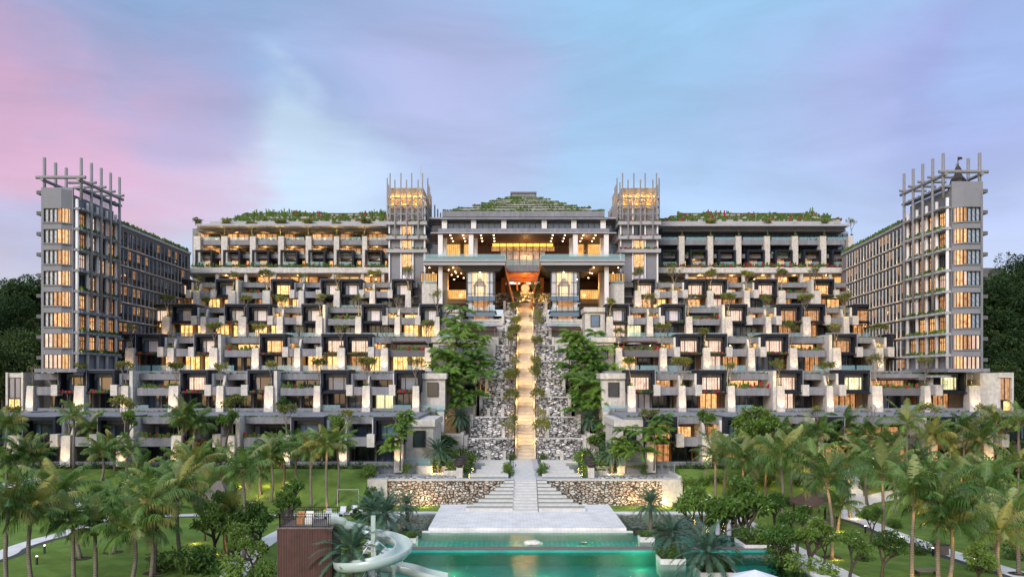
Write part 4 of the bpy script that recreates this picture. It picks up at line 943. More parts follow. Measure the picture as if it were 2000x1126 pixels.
# ------------------------------------------------------------------ corner towers and their long side wings
def corner_tower(side):
    s = 1 if side == 'left' else -1
    if side == 'left': d0, xin, xout, PH = 139, -73.9, -79.9, 422
    else: d0, xin, xout, PH = 136, 72.4, 78.2, 420
    t = thing('corner_tower', f'tall grey {side} corner tower with bay windows and open beams on its roof', 'tower', ((xin+xout)/2, d0, 17.75))
    def bx(m, a, b, *r): m.box(min(a, b), max(a, b), *r)
    ztop = PZ(366, d0) if s == 1 else PZ(354, d0); zmid = 52.2
    d1 = d0+14.2
    m = MB(); bx(m, xin-s*.6, xout, d0, d1, 18.36, ztop-2.2); m.build('shaft', M['towr'], t)
    m = MB(); bx(m, xin+s*.7, xout-s*.4, d0-1.3, d1+.5, 17.75, 18.35); m.build('podium_slab', M['conc'], t)
    m = MB(); bx(m, xin-s*.6, xout, d0, d0+.35, ztop-2.2, ztop); bx(m, xout+s*.35, xout, d0+.36, d1, ztop-2.2, ztop); bx(m, xin-s*.6, xin-s*1.0, d0+.36, d1, ztop-2.2, ztop-1.2); m.build('roof_parapet', M['towr'], t)
    step = 3.515; zc0 = PZ(PH, d0)
    # the bay: a chamfered projection with a window band on every floor
    bxo, bxi = xout+s*1.0, xin-s*.75
    pts = [(bxo, d0), (bxo, d0-1.0), (bxi-s*1.3, d0-1.0), (bxi, d0+.0)]
    for k in range(8):
        zc = zc0-k*step; za, zb = zc-1.22, zc+1.18
        m = MB(); m.prism(pts, 'z', zb, zb+step-2.4 if k else zb+3.2); m.build('bay_spandrel', M['towr'], t); m = MB()
        lo = [(p[0]+(s*-.25 if i in (0, 1) else s*.2), p[1]-(.2 if i in (1, 2) else 0)) for i, p in enumerate(pts)]
        m.prism(lo, 'z', za-.16, za); m.build('bay_sill', M['towr'], t)
        m = MB(); a, b = pts[1], pts[2]
        ins = .34
        m.quad((a[0], a[1]+ins, za), (b[0], b[1]+ins, za), (b[0], b[1]+ins, zb), (a[0], a[1]+ins, zb))
        wf = m.build('window', M['sheerb' if k < 6 else 'lit3'], t)
        m = MB(); x1, x2 = sorted((a[0]+(b[0]-a[0])*(.72 if k < 4 else .55), b[0])); m.box(x1, x2, a[1]+.27, a[1]+.32, za, zb); m.build('lit_curtain', M[('lit2', 'lit0', 'lit2', 'lit3')[k % 4]], wf)
        m = MB(); c_ = pts[3]; m.quad((b[0], b[1]+ins, za), (c_[0]-s*ins, c_[1], za), (c_[0]-s*ins, c_[1], zb), (b[0], b[1]+ins, zb)); ws = m.build('window', M['lit0'], t)
        m = MB()
        for q in range(5): x = a[0]+(b[0]-a[0])*q/4; m.box(x-.08, x+.08, a[1]+.1, a[1]+.26, za, zb)
        for q in range(1, 4): u = q/3; x = b[0]+(c_[0]-b[0])*u; y = b[1]+(c_[1]-b[1])*u; m.box(x-.05, x+.05, y-.03, y+.1, za, zb)
        bx(m, a[0], b[0], a[1]-.03, a[1]+.06, zb-.09, zb); bx(m, a[0], b[0], a[1]-.03, a[1]+.06, za, za+.09); m.build('window_frame', M['frame'], wf)
        m = MB(); bx(m, a[0], a[0]+s*.05, a[1], d0, za, zb); m.build('bay_side', M['frame'], t)
        lamp(((a[0]+b[0])/2, d0-.35, zb-.3), 4, (1,.6,.25), .1) if False else None
    # the inner face: four bays of windows, columns, and planter ledges
    nb = 5; ys = [d0+.4+k*3.4 for k in range(nb)]
    for k in range(8):
        zc = zc0-k*step-.35
        if k < 7:
            for b in range(4):
                m = MB(); y = ys[b]+1.35; bx(m, xin-s*.55, xin-s*.68, y, y+1.75, zc-1.0, zc+1.15); w = m.build('window', M[rng.choice(['lit0', 'lit0', 'lit2', 'lit2', 'dark', 'lit3'])], t)
                m = MB()
                for q in range(4): yy = y+1.75*q/3; bx(m, xin-s*.45, xin-s*.53, yy-.05, yy+.05, zc-1.0, zc+1.15)
                bx(m, xin-s*.45, xin-s*.53, y, y+1.75, zc+.35, zc+.45); bx(m, xin-s*.45, xin-s*.53, y, y+1.75, zc+1.12, zc+1.22); m.build('window_frame', M['frame'], w)
        zl = zc-1.55
        m = MB(); bx(m, xin-s*.58, xin+s*.45, d0+.1, d1+.9, zl-.42, zl)
        for q in range(8): yy = ys[0]+q*1.8; bx(m, xin+s*.45, xin+s*.8, yy, yy+.3, zl-.36, zl-.1)
        m.build('planter_ledge', M['concl' if s == -1 else 'towr'], t)
        if k in (0, 1, 2, 3, 4, 5, 6, 7) and rng.random() < .85: GREENS.append(('y', xin+s*.2, ys[0], ys[-1], zl, .5))
    for k in (-1, -2):
        zl = zc0-k*step-2.0; m = MB(); bx(m, xin-s*.58, xin+s*.6, d0+.1, d1+.9, zl-.32, zl)
        for q in range(8): yy = ys[0]+q*1.8; bx(m, xin+s*.6, xin+s*1.1, yy, yy+.3, zl-.3, zl-.06)
        m.build('planter_ledge', M['towr'], t)
    for i, y in enumerate(ys):
        m = MB(); m.tube([(xin-s*.15, y+.1, 18.36), (xin-s*.15, y+.1, zc0+3)], .27, 9); m.build('column', M['white'], t, smooth=True)
        tall = PZ(307, d0) if s == 1 else PZ(298, d0)
        m = MB(); m.tube([(xin+s*.55, y+.1, zc0-4.4*step if i else zc0+2.8), (xin+s*.55, y+.1, tall)], .25, 9); m.build('roof_post', M['post'], t, smooth=True)
    for i in range(3):
        m = MB(); y = d0+.3+i*3.4; m.tube([(xout+s*.4, y, ztop-2.5), (xout+s*.4, y, PZ(307, d0) if s == 1 else PZ(298, d0))], .27, 9); m.build('roof_post', M['post'], t, smooth=True)
    zb = PZ(346, d0) if s == 1 else PZ(335, d0)
    m = MB(); m.tube([(xout-s*.9, d0+.1, zb), (xin+s*1.5, d0+.1, zb)], .3, 8); m.build('roof_beam', M['post'], t)
    m = MB(); m.tube([(xin+s*.55, d0-.6, zb-.5), (xin+s*.55, d1+1.2, zb-.5)], .3, 8); m.build('roof_beam', M['post'], t)
    m = MB(); m.tube([(xout+s*.4, d0-.6, zb-.5), (xout+s*.4, d0+9, zb-.5)], .28, 8); m.build('roof_beam', M['post'], t)
    for i, y in enumerate(ys[1:]):
        m = MB(); m.tube([(xin-s*3.5, y+.1, zb), (xin+s*1.4, y+.1, zb)], .24, 8); m.build('roof_beam', M['post'], t)
    for k in range(9):
        m = MB(); z = zc0+4.2-k*3.515; bx(m, xout, xout-s*1.1, d0+.5, d0+3, z-.35, z+.25); m.build('side_bracket', M['concd'], t)
    for k in range(7):                        # warm up-lights on the columns
        for y in ys[::2]: lamp((xin+s*.25, y+.7, zc0-k*step-1.7), 9, (1,.62,.3), .08)
    # glass rail of the roof deck
    m = MB(); bx(m, xin-s*.8, xin-s*.85, d0+3, d1, ztop-1.2, ztop); m.build('roof_rail', M['teal'], t)
    # the long wing running back
    sw = thing('side_wing', f'long grey {side} side wing with rows of narrow windows above ledges', 'hotel wing', (xin-s*5, 170, 8))
    y0, y1 = d1+1.0, 192
    roof = PZ(437, d1) if s == 1 else PZ(432, d1-1)
    sl = (-.03 if s == 1 else .11)           # the wing swings slightly outward with distance
    XW = lambda y: xin+s*-.4+(y-y0)*sl
    m = MB(); a, b = XW(y0), XW(y1)
    pts = [(a, y0), (b, y1), (b-s*10, y1), (a-s*10, y0)]
    m.prism(pts if s == -1 else pts, 'z', 6, roof); m.build('wall', M['wingw' if s == 1 else 'beige'] if False else M['wingw'] if s == 1 else material('lit mauve wing render', (.24,.205,.205), .85, .2, .12, .35), sw)  # shaded render copy on the left wall, lit copy on the right
    m = MB(); m.prism([(a+s*.25, y0), (b+s*.25, y1), (b-s*9.8, y1), (a-s*9.8, y0)], 'z', roof, roof+.5); m.build('roof_edge', M['concl'], sw)
    GREENS.append(('w', [(XW(y0+q), y0+q) for q in range(0, int(y1-y0), 1)], roof+.4, .8))
    n = 18; pitch = 1.98; zr = PZ(460, d1+1) if s == 1 else PZ(453, d1)
    cnt = 0; rest = MB()
    for r in range(8):
        zc = zr-r*3.5
        m = MB(); m.prism([(XW(y0)+s*.35, y0), (XW(y1)+s*.35, y1), (XW(y1)-s*.1, y1), (XW(y0)-s*.1, y0)], 'z', zc-1.95, zc-1.75); m.build('sill_ledge', M['concl' if s == 1 else 'stone'], sw)
        for k in range(n):
            y = y0+.6+k*pitch; X = XW(y); code = rng.random()
            if r > 5 and k < 3: pass
            tgt = MB() if cnt < 100 else rest
            o_ = s*.06
            tgt.add([(X+o_, y, zc-1.6), (X+o_, y+1.15, zc-1.6), (X+o_, y+1.15, zc-.45), (X+o_, y, zc-.45)], [(0, 1, 2, 3)], 1)
            tgt.add([(X+o_, y, zc-.45), (X+o_, y+1.15, zc-.45), (X+o_, y+1.15, zc+1.2), (X+o_, y, zc+1.2)], [(0, 1, 2, 3)], 0 if code < .22 else 1 if code < .35 else 3)
            for q in (0, .55, 1.1): tgt.box(*sorted((X+s*.02, X+s*.13)), y+q, y+q+.08, zc-1.6, zc+1.2, 2)
            for zz in (1.2, .45, -.45): tgt.box(*sorted((X+s*.02, X+s*.13)), y, y+1.18, zc+zz, zc+zz+.08, 2)
            tgt.box(*sorted((X+s*.02, X+s*.2)), y+1.35, y+1.65, zc-1.74, zc+1.2, 4)
            if tgt is not rest: tgt.build('window', [M['lit2'], M['dark'], M['frame'], M['blue'], M['conc' if s == 1 else 'stone']], sw)  # ribs darker left, paler right: wing shading put into the colour
            cnt += 1
    rest.build('distant_window', [M['lit2'], M['dark'], M['frame'], M['blue'], M['conc' if s == 1 else 'stone']], sw, kind='stuff')
    for r in range(6):
        for k in range(5 if s == -1 else 2): lamp((XW(y0+4+k*6.5)+s*.8, y0+4+k*6.5, zr-r*3.5-1.6), 14 if s == -1 else 5, (1,.6,.3), .1)
    return t
corner_tower('left'); corner_tower('right')
# statue on the right corner tower's roof deck
t = thing('rooftop_statue', 'dark bronze statue with a raised flag on the roof of the right corner tower', 'statue', (75.4, 138, 47))
m = MB(); zt = PZ(354, 136)-2.1
m.lathe((75.4, 138.5, zt), [(1.2, 0), (1.25, .9), (.9, 1.3), (1.3, 2.2), (1.15, 3.), (.75, 3.5), (.5, 4.), (.62, 4.5), (.4, 5.0), (.1, 5.4)], 12)
m.tube([(74.6, 138.5, zt+2.6), (73.9, 138.5, zt+1.6), (74.0, 138.3, zt+.6)], .3, 6); m.tube([(76.2, 138.5, zt+2.6), (77.2, 138.5, zt+1.9), (77.6, 138.5, zt+.4)], .3, 6)
m.build('figure', M['bronze'], t)
m = MB(); m.tube([(75.4, 138.5, zt+5.2), (75.4, 138.5, zt+6.8)], .07, 5); m.prism([(75.4, zt+6.2), (76.2, zt+6.5), (76.0, zt+6.8), (75.4, zt+6.8)], 'y', 138.46, 138.54); m.build('flag', M['bronze'], t)

# ------------------------------------------------------------------ vegetation: shared crowns
V3 = Vector
def leafquad(mb, p, d, n, l, w, mi=0, droop=.25):
    s = d.cross(n); s = s.normalized() if s.length > 1e-4 else V3((1,0,0))
    mid = p+d*(l*.5)+n*(l*.06); tip = p+d*l-V3((0,0,droop*l))
    mb.add([p, mid+s*w*.5, tip, mid-s*w*.5], [(0,1,2,3)], mi)
def frond(mb, base, az, el, L, droop, nl, ll, lw, hang, rr, rib=.035, bend=0., taper=.7, nseg=9, two=True):
    pts = [V3(base)]; e = el; a = az; p = V3(base); dirs = []
    for i in range(nseg):
        d = V3((math.cos(e)*math.cos(a), math.cos(e)*math.sin(a), math.sin(e))); dirs.append(d)
        p = p+d*(L/nseg); pts.append(p.copy()); e -= droop/nseg*(.5+i/nseg); a += bend/nseg
    dirs.append(dirs[-1])
    for i in range(nseg):
        q0, q1 = pts[i], pts[i+1]; s = dirs[i].cross(V3((0,0,1))); s = s.normalized() if s.length > .01 else V3((1,0,0)); n = s.cross(dirs[i])
        r0, r1 = rib*(1-.8*i/nseg), rib*(1-.8*(i+1)/nseg)
        mb.add([q0-s*r0, q0+s*r0, q0-n*r0, q1-s*r1, q1+s*r1, q1-n*r1], [(0,1,4,3),(1,2,5,4),(2,0,3,5)], 1)
    for i in range(nl):
        t = .16+.84*i/(nl-1); f = t*nseg; k = min(int(f), nseg-1); u = f-k
        q = pts[k].lerp(pts[k+1], u); d = dirs[k]; s = d.cross(V3((0,0,1))); s = s.normalized() if s.length > .01 else V3((1,0,0)); n = s.cross(d).normalized()
        l = ll*(math.sin(math.pi*(.14+.80*t))**.7)*rr.uniform(.8, 1.1)
        for sg in (-1, 1):
            if rr.random() < .05: continue
            v = (s*sg*rr.uniform(.72, .95)+d*rr.uniform(.45, .75)+n*rr.uniform(.0, .25)).normalized()
            b0, b1 = q-d*lw, q+d*lw; mid = q+v*(l*.5)-V3((0,0,hang*l*.16)); tip = q+v*(l*.86)-V3((0,0,hang*l*.62))
            if two: mb.add([b0, b1, mid+d*lw*.8, mid-d*lw*.8, tip], [(0,1,2,3),(3,2,4)], 0)
            else: mb.add([b0, b1, tip], [(0,1,2)], 0)
def palm_crown(seed, nf=20, L=3.6, hang=.9, dead=2):
    r = random.Random(seed); mb = MB(); lean = r.uniform(-.5, .5)
    for i in range(nf):
        t = i/(nf-1); az = i*2.399+r.uniform(-.35, .35); el = R(84-80*t**.9+r.uniform(-9, 9)); k0 = len(mb.m); cm_ = r.choice([0, 0, 0, 0, 3, 4])
        frond(mb, (.12*math.cos(az), .12*math.sin(az), .1*(1-t)), az, el, L*r.uniform(.82, 1.08)*(.78+.35*math.sin(math.pi*min(1, t+.25))), R(58+44*t+r.uniform(-12, 12)), 30, 1.15, .05, hang*r.uniform(.9, 1.5), r, .035, lean*.5)
        for j in range(k0, len(mb.m)):
            if mb.m[j] == 0: mb.m[j] = cm_
    for i in range(dead):
        az = r.uniform(0, 6.28); k = len(mb.m); frond(mb, (0, 0, -.1), az, R(-25), L*.75, R(60), 18, .7, .03, 1.3, r, .04)
        for j in range(k, len(mb.m)): mb.m[j] = 2
    for i in range(5):
        a = i*1.3+seed; mb.lathe((.26*math.cos(a), .26*math.sin(a), -.42), [(.02, -.14), (.13, -.05), (.14, .05), (.03, .16)], 6, 2)
    return mb.mesh('palm_crown', [M['palm'], M['palmy'], M['palmd'], M['palmg'], M['palmp']])
PALMS = [palm_crown(i+1, 15+i % 4*2, 3.4+.14*(i % 5), .9+.14*(i % 4), i % 3) for i in range(8)]
def phoenix_crown(seed, nf=60, L=2.5):
    r = random.Random(seed); mb = MB()
    for i in range(nf):
        t = i/(nf-1); az = i*2.399+r.uniform(-.2, .2); el = R(78-110*t+r.uniform(-6, 6))
        frond(mb, (.1*math.cos(az), .1*math.sin(az), .15*(1-t)), az, el, L*r.uniform(.85, 1.1), R(70+r.uniform(-10, 15)), 34, .46, .032, .35, r, .02, two=False)
    return mb.mesh('date_palm_crown', [M['phx'], M['phx'], M['palmd']])
PHX = [phoenix_crown(40+i) for i in range(3)]
def feather_crown(seed, h=2.4, whorls=5, L=1.9):
    r = random.Random(seed); mb = MB()
    for w in range(whorls):
        z = h*w/(whorls-.5); nb = r.randint(13, 16); l = L*(1.1-.35*w/whorls)*r.uniform(.85, 1.1); ox, oy = r.uniform(-2., 2.), r.uniform(-1.2, 1.2)
        for i in range(nb):
            az = i*6.283/nb+w*.7+r.uniform(-.25, .25)
            frond(mb, (ox*.4, oy*.4, z+r.uniform(-.15, .15)), az, R(r.uniform(8, 40)), l*r.uniform(.8, 1.1), R(r.uniform(70, 105)), 17, .66, .085, 1.0, r, .02, two=False, nseg=6)
    return mb.mesh('feather_crown', [M['feather'], M['bark']])
FEA = [feather_crown(60+i, 1.6+.5*i, 2+i % 3, 1.9+.15*i) for i in range(4)]
def forked(seed, h, spread, depth=4, r0=.11, leaf=.42, nleaf=12, lw=.16, fill=1., mats=('bark', 'leaf'), lean=.15, blooms=0, up=0.):
    """a candelabra tree: forking limbs with rosettes of leaves at the tips; trunk and crown meshes apart"""
    r = random.Random(seed); tr, cr = MB(), MB(); tips = []
    def go(p, d, l, rad, k):
        q = p+d*l; mid = p+d*(l*.5)+V3((r.uniform(-1, 1), r.uniform(-1, 1), 0))*l*.09
        tr.tube([p, mid, q], [rad, rad*.88, rad*.72], 6, caps=False)
        if k <= 1: tips.append((q, d))
        if k == 0: return
        n = r.choice([2, 2, 3]); a0 = r.uniform(0, 6.28)
        for i in range(n):
            a = a0+i*6.283/n+r.uniform(-.4, .4); out = V3((math.cos(a), math.sin(a), 0))
            nd = (d*.75+out*spread*r.uniform(.6, 1.5)+V3((0, 0, r.uniform(-.12, .5)+up))).normalized(); go(q, nd, l*r.uniform(.62, .85), rad*.68, k-1)
    go(V3((0,0,0)), V3((r.uniform(-lean, lean), r.uniform(-lean, lean), 1)).normalized(), h*.34, r0, depth)
    for q, d in tips:
        if r.random() > fill: continue
        for i in range(nleaf):
            a = i*2.399+r.uniform(-.4, .4); e = r.uniform(-.35, 1.1); v = V3((math.cos(a)*math.cos(e), math.sin(a)*math.cos(e), math.sin(e)))
            leafquad(cr, q+v*.05+V3((r.uniform(-.1, .1), r.uniform(-.1, .1), r.uniform(-.14, .1))), v, (V3((0,0,1))-v*v.z+V3((.01,0,0))).normalized(), leaf*r.uniform(.75, 1.2), lw*r.uniform(.8, 1.2), 0)
        if blooms and r.random() < blooms:
            for i in range(3):
                c = q+V3((r.uniform(-.15, .15), r.uniform(-.15, .15), .18)); cr.add([c+V3((-.07,0,0)), c+V3((0,-.07,.03)), c+V3((.07,0,0)), c+V3((0,.07,.04))], [(0,1,2,3)], 1)
    tm = tr.mesh('forked_trunk', M[mats[0]], smooth=True); cm = cr.mesh('forked_crown', [M[mats[1]], M['flower']]) if cr.v else None
    return tm, cm
POTT = [forked(100+i, 3.3+.25*(i % 3), .46, 4, .09, .40, 10, .2, 1., ('bark', 'leafl'), up=.22) for i in range(5)]
POTS_SPARSE = [forked(120+i, 3.6, .45, 4, .085, .32, 7, .15, .7, ('bark', 'leafl'), up=.25) for i in range(3)]
POTB = [forked(130+i, 3.5, .45, 4, .09, .25, 4, .1, .3, ('bark', 'leafl'), up=.25) for i in range(2)]
GARD = [forked(140+i, 3.4, .66, 5, .20, .46, 11, .19, 1., ('barkd', 'leaf'), .25, .25) for i in range(4)]
def leafball(seed, n, rx, rz, size, mat, lumps=9, zc=0.):
    """a crown of small leaves gathered in uneven clumps with gaps between them"""
    r = random.Random(seed); mb = MB(); C = []
    for i in range(lumps):
        a = r.uniform(0, 6.28); q = r.random()**.6; C.append((V3((rx*.72*q*math.cos(a), rx*.72*q*math.sin(a), zc+rz*r.uniform(-.7, .8))), r.uniform(.28, .52)))
    for i in range(n):
        c, k = r.choice(C); v = V3((r.gauss(0, 1), r.gauss(0, 1), r.gauss(0, 1))).normalized(); p = c+V3((v.x*rx*k, v.y*rx*k, v.z*rz*k))*r.uniform(.65, 1.05)
        d = (v+V3((r.uniform(-.8, .8), r.uniform(-.8, .8), r.uniform(-.5, .5)))).normalized(); nn = V3((r.uniform(-.5, .5), r.uniform(-.5, .5), 1)).normalized()
        leafquad(mb, p, d, nn, size*r.uniform(.6, 1.3), size*r.uniform(.4, .7), 0, .2)
    return mb.mesh('leaf_crown', [mat, M['flower']])
JUN = [leafball(200+i, 3800, 5.2, 4.2, .62, M['jung'], 16) for i in range(4)]
SHR = [leafball(210+i, 520, 1., .75, .24, M['leaf' if i % 2 else 'green'], 8, .55) for i in range(4)]
HEDG = [leafball(220+i, 420, 1., .9, .2, M['greend'], 8, .6) for i in range(2)]
TUFT = []
for i in range(3):
    r_ = random.Random(230+i); mb = MB()
    for k in range(26):
        a = r_.uniform(0, 6.28); e = r_.uniform(.3, 1.3); v = V3((math.cos(a)*math.cos(e), math.sin(a)*math.cos(e), math.sin(e))); leafquad(mb, V3((r_.uniform(-.3, .3), r_.uniform(-.3, .3), 0)), v, V3((0,0,1)), r_.uniform(.4, .75), .14, 0, .2)
    TUFT.append(mb.mesh('tuft_leaves', [M['feather']]))

rng = random.Random(77)
# trees and tufts in the pillar tops
LEFTCOUNT = {}
for x, y, z, row, side, i, ri in POTS:
    ppx = 1000+x*F/y
    if not -30 < ppx < 2030: continue
    n = ORD[i-(1 if row == 'ground-level' and side == 'left' else 0)]
    q = rng.random(); kind = 'leafy' if q < .55 else 'sparse' if q < .85 else 'bare'
    gold = (side == 'right' and ri in (0, 1, 2, 3) and rng.random() < .75) or (side == 'left' and ri in (0, 1) and rng.random() < .7) or ri == -1 and side == 'left'
    tm, cm = rng.choice({'leafy': POTT, 'sparse': POTS_SPARSE, 'bare': POTB}[kind]); kk = {'leafy': 'leafy', 'sparse': 'sparse', 'bare': 'almost bare'}[kind]
    where = f'{n} pillar from the left, {row} row of the {side} wing' if ri >= 0 else f'{n} pier from the left of the {side} upper block'
    t = thing('frangipani_tree', f'{kk} {"gold-lit " if gold else ""}frangipani, {where}', 'tree', (x, y, z+.05), 'frangipani trees in the pillar tops')
    sc = rng.uniform(1.05, 1.4)*(1. if ri >= 0 else .85); rz = rng.uniform(0, 6.28)
    part('trunk', tm, t, (0,0,0), rz, sc)
    if cm: part('crown', cm, t, (0,0,0), rz, sc)
    o = thing('bromeliad', f'green tuft on the {where}'.replace('row of the', 'row,'), 'plant', (x, y-.35, z+.05), 'leafy tufts in the pillar tops')
    part('leaves', rng.choice(TUFT), o, (0,0,0), rng.uniform(0, 6), rng.uniform(.8, 1.15))
    if gold: lamp((x+rng.uniform(-.3, .3), y-1.0, z+1.0), 90, (1,.68,.20), .06)
# planting along the terrace edges
for nm in ('left', 'right'):
    mb = MB()
    def tuft(x, y, z, h, bl, along=None):
        w2 = rng.uniform(.10, .30); t = rng.uniform(-.25, .25); hh = h*rng.uniform(.3, 1.15); ax = V3((1, rng.uniform(-.6, .6), 0)).normalized()
        p = V3((x, y, z)); up = V3((t*.6, rng.uniform(-.5, .1)*h, hh))
        mb.add([p-ax*w2, p+ax*w2, p+ax*w2*.7+up, p-ax*w2*.5+up], [(0,1,2,3)], 1 if rng.random() < bl else 0)
    for g in GREENS:
        if g[0] == 'y': 
            if (g[1] < 0) != (nm == 'left'): continue
            for k in range(int((g[3]-g[2])*6)): tuft(g[1]+rng.uniform(-.2, .2), rng.uniform(g[2], g[3]), g[4], g[5]*rng.choice([.4, 1, 1.3]), 0)
        elif g[0] == 'w':
            if (g[1][0][0] < 0) != (nm == 'left'): continue
            for (x, y) in g[1]:
                for k in range(12): tuft(x+rng.uniform(-.6, .2)*(1 if x < 0 else -1), y+rng.uniform(0, 1), g[2], g[3], 0)
        else:
            x0, x1, y, z, h, bl = g
            if ((x0+x1) < 4) != (nm == 'left'): continue
            for k in range(int((x1-x0)*(9 if h > .3 else 6))):
                b = max(0, mnoise.noise(V3((x0+k*.11, y*.37, z)))+.35)
                tuft(rng.uniform(x0, x1), y+rng.uniform(-.3, .25), z-.04, h*(.5+b), bl)
    mb.build('terrace_planting', [M['green'], M['bloom']], None, kind='stuff')

# ------------------------------------------------------------------ garden palms
def gd(py):
    """distance at which the sloping lawn shows on this photo row"""
    lo, hi = 45., 122.
    for _ in range(50):
        m_ = (lo+hi)/2
        if HZ+(CAMZ-4*sm(104, 117, m_))*F/m_ > py: lo = m_
        else: hi = m_
    return (lo+hi)/2
PALM_LIST = {
 'left front': [(18,985,13,1150),(62,1000,63,1142),(143,1014,144,1136),(185,1030,186,1132),(262,1035,256,1136),(291,982,294,1130),(303,1018,301,1118),(347,958,354,1100),(473,918,476,1093),(448,1000,448,1078)],
 'left middle': [(270,925,268,985),(221,995,221,1078),(112,968,158,1090),(67,893,69,969),(42,888,40,975),(125,960,120,1010),(199,883,197,938),(14,905,12,985),(300,945,306,1012),(380,905,384,985),(355,900,352,970)],
 'left back': [(145,812,144,916),(180,836,178,906),(382,828,379,912),(224,872,224,918),(360,815,358,914),(15,830,10,915),(252,880,250,926),(430,895,428,940)],
 'centre left': [(528,890,529,980),(551,880,552,955),(582,868,582,950),(607,880,608,990),(639,868,639,993),(657,866,657,982),(508,905,508,965)],
 'right front': [(1613,938,1624,1088),(1722,922,1724,1058),(1785,970,1781,1132),(1833,978,1833,1136),(1856,1018,1852,1140),(1952,1040,1959,1140),(1985,1000,1990,1120),(1640,985,1635,1035),(1925,960,1930,1070)],
 'right middle': [(1397,892,1397,1000),(1418,878,1413,962),(1449,898,1450,1006),(1494,908,1492,990),(1525,893,1526,1022),(1586,902,1588,1026),(1552,880,1545,985),(1697,895,1694,985),(1745,905,1748,1000),(1818,930,1815,1010),(1878,920,1880,1010),(1475,880,1472,960),(1660,915,1662,1010),(1940,930,1938,1020),(1990,910,1990,1000),(1850,950,1846,1030)],
 'right back': [(1637,862,1634,908),(1650,835,1648,905),(1770,828,1769,936),(1600,842,1600,912),(1945,828,1948,912),(1990,826,1990,915),(1852,864,1852,910),(1885,838,1886,910),(1796,892,1796,935),(1535,850,1534,910),(1570,862,1570,915),(1700,850,1700,910),(1735,865,1735,915),(1915,860,1915,915),(1670,870,1668,912),(1820,850,1820,912),(1505,868,1504,920)]}
PLACE = {'left front': 'nearest the camera on the left lawn', 'left middle': 'in the middle of the left lawn', 'left back': 'before the left ground-level rooms', 'centre left': 'on the lawn beside the rubble wall',
         'right front': 'nearest the camera in the right garden', 'right middle': 'in the middle of the right garden', 'right back': 'before the right ground-level rooms'}
for grp, lst in PALM_LIST.items():
    for i, (cx_, cy_, bx_, by_) in enumerate(sorted(lst, key=lambda p: p[2])):
        d = gd(by_); x = PX(bx_, d); zg = ground_z(x, d); zc = PZ(cy_, d)-.15; xc = PX(cx_, d); h = zc-zg
        size = 'tall' if h > 6.2 else 'mid-height' if h > 4.2 else 'short'
        warm = ('right' in grp or grp == 'centre left') and rng.random() < .62
        t = thing('coconut_palm', f'{size} coconut palm {PLACE[grp]}, {ORD[i]} from the left', 'palm', (x, d, zg), 'coconut palms in the garden')
        m = MB(); k = 9; bow = rng.uniform(-.35, .35); P = []
        for j in range(k+1):
            u = j/k; P.append((x+(xc-x)*u+bow*math.sin(math.pi*u), d+rng.uniform(-.02, .02), zg-.2+(h+.2)*u))
        m.tube(P, [(.24 if j == 0 else .185-.06*j/k+(.015 if j % 2 else 0)) for j in range(k+1)], 8); m.build('trunk', M['trunk'], t, smooth=True)
        if d < 84:
            m = MB(); m.lathe((x, d, zg), [(.95, .012), (.75, .05), (.3, .07)], 12); m.build('soil_ring', M['soil'], t)
        sc = rng.uniform(.86, 1.06)*(1. if h > 3.5 else .8)
        part('crown', PALMS[rng.randrange(8)], t, (xc-x, 0, h), rng.uniform(0, 6.28), sc)
        if warm: lamp((xc+rng.uniform(-.3, .3), d-.75, zc-1.3), 30, (1,.60,.13), .08); lamp((x+.1, d-.9, zg+.3), 40, (1,.62,.18), .08)  # crown lamp is added for golden undersides; only the foot lamp is a fitting
# date palms
for i, (px, cy, by, sc, lab) in enumerate([
  (1270,985,1042,1.0,'dark blue-green date palm with a clear trunk right of the pool platform'),(1312,1046,1092,1.05,'date palm leaning over the white planter right of the pool edge'),(1382,1082,1128,1.35,'big blue-green date palm in the bottom planter by the lower pool'),
  (752,1005,1040,1.45,'bushy date palm behind the white slide'),(795,985,1020,.75,'smaller date palm beside the pebble pond left of the platform'),(686,1078,1140,1.4,'date palm standing before the white slide'),
  (722,1000,1030,1.05,'date palm partly hidden left of the bushy one behind the slide')]):
    d = PY(by, .3); x = PX(px, d); zc = PZ(cy, d); t = thing('date_palm', lab, 'palm', (x, d, 0), 'date palms by the pool')
    m = MB(); m.tube([(x, d, -.2), (x+.06, d, zc*.5), (x, d, zc)], [.26, .2, .22], 9); m.build('trunk', M['trunk'], t, smooth=True)
    part('crown', PHX[i % 3], t, (0, 0, zc), i*1.1, sc)
for i, (px, cy, dd, sc, lab) in enumerate([(855,882,121,.95,'gold-lit date palm on the left of the stone terrace'),(1195,884,120,.95,'gold-lit date palm on the right of the stone terrace'),(897,815,143,1.,'date palm on the slope left of the lowest cascade'),(1150,820,143,1.,'date palm on the slope right of the lowest cascade'),(830,890,126,.8,'smaller date palm behind the gold-lit one on the terrace')]):
    sc *= 1.3; x = PX(px, dd); zc = PZ(cy, dd); zb = 2.9 if dd < 140 else 4.6; t = thing('date_palm', lab, 'palm', (x, dd, zb), 'date palms on the terrace')
    m = MB(); m.tube([(x, dd, zb-.2), (x+.05, dd, (zb+zc)/2), (x, dd, zc)], [.24, .18, .2], 8); m.build('trunk', M['trunk'], t, smooth=True)
    part('crown', PHX[i % 3], t, (0, 0, zc-zb), i*2.1, sc*.9)
    if 'gold' in lab: lamp((x-.6, dd-1.3, zb+.4), 70, (1,.66,.2), .1); lamp((x+.8, dd-1., zb+.4), 50, (1,.66,.2), .1)

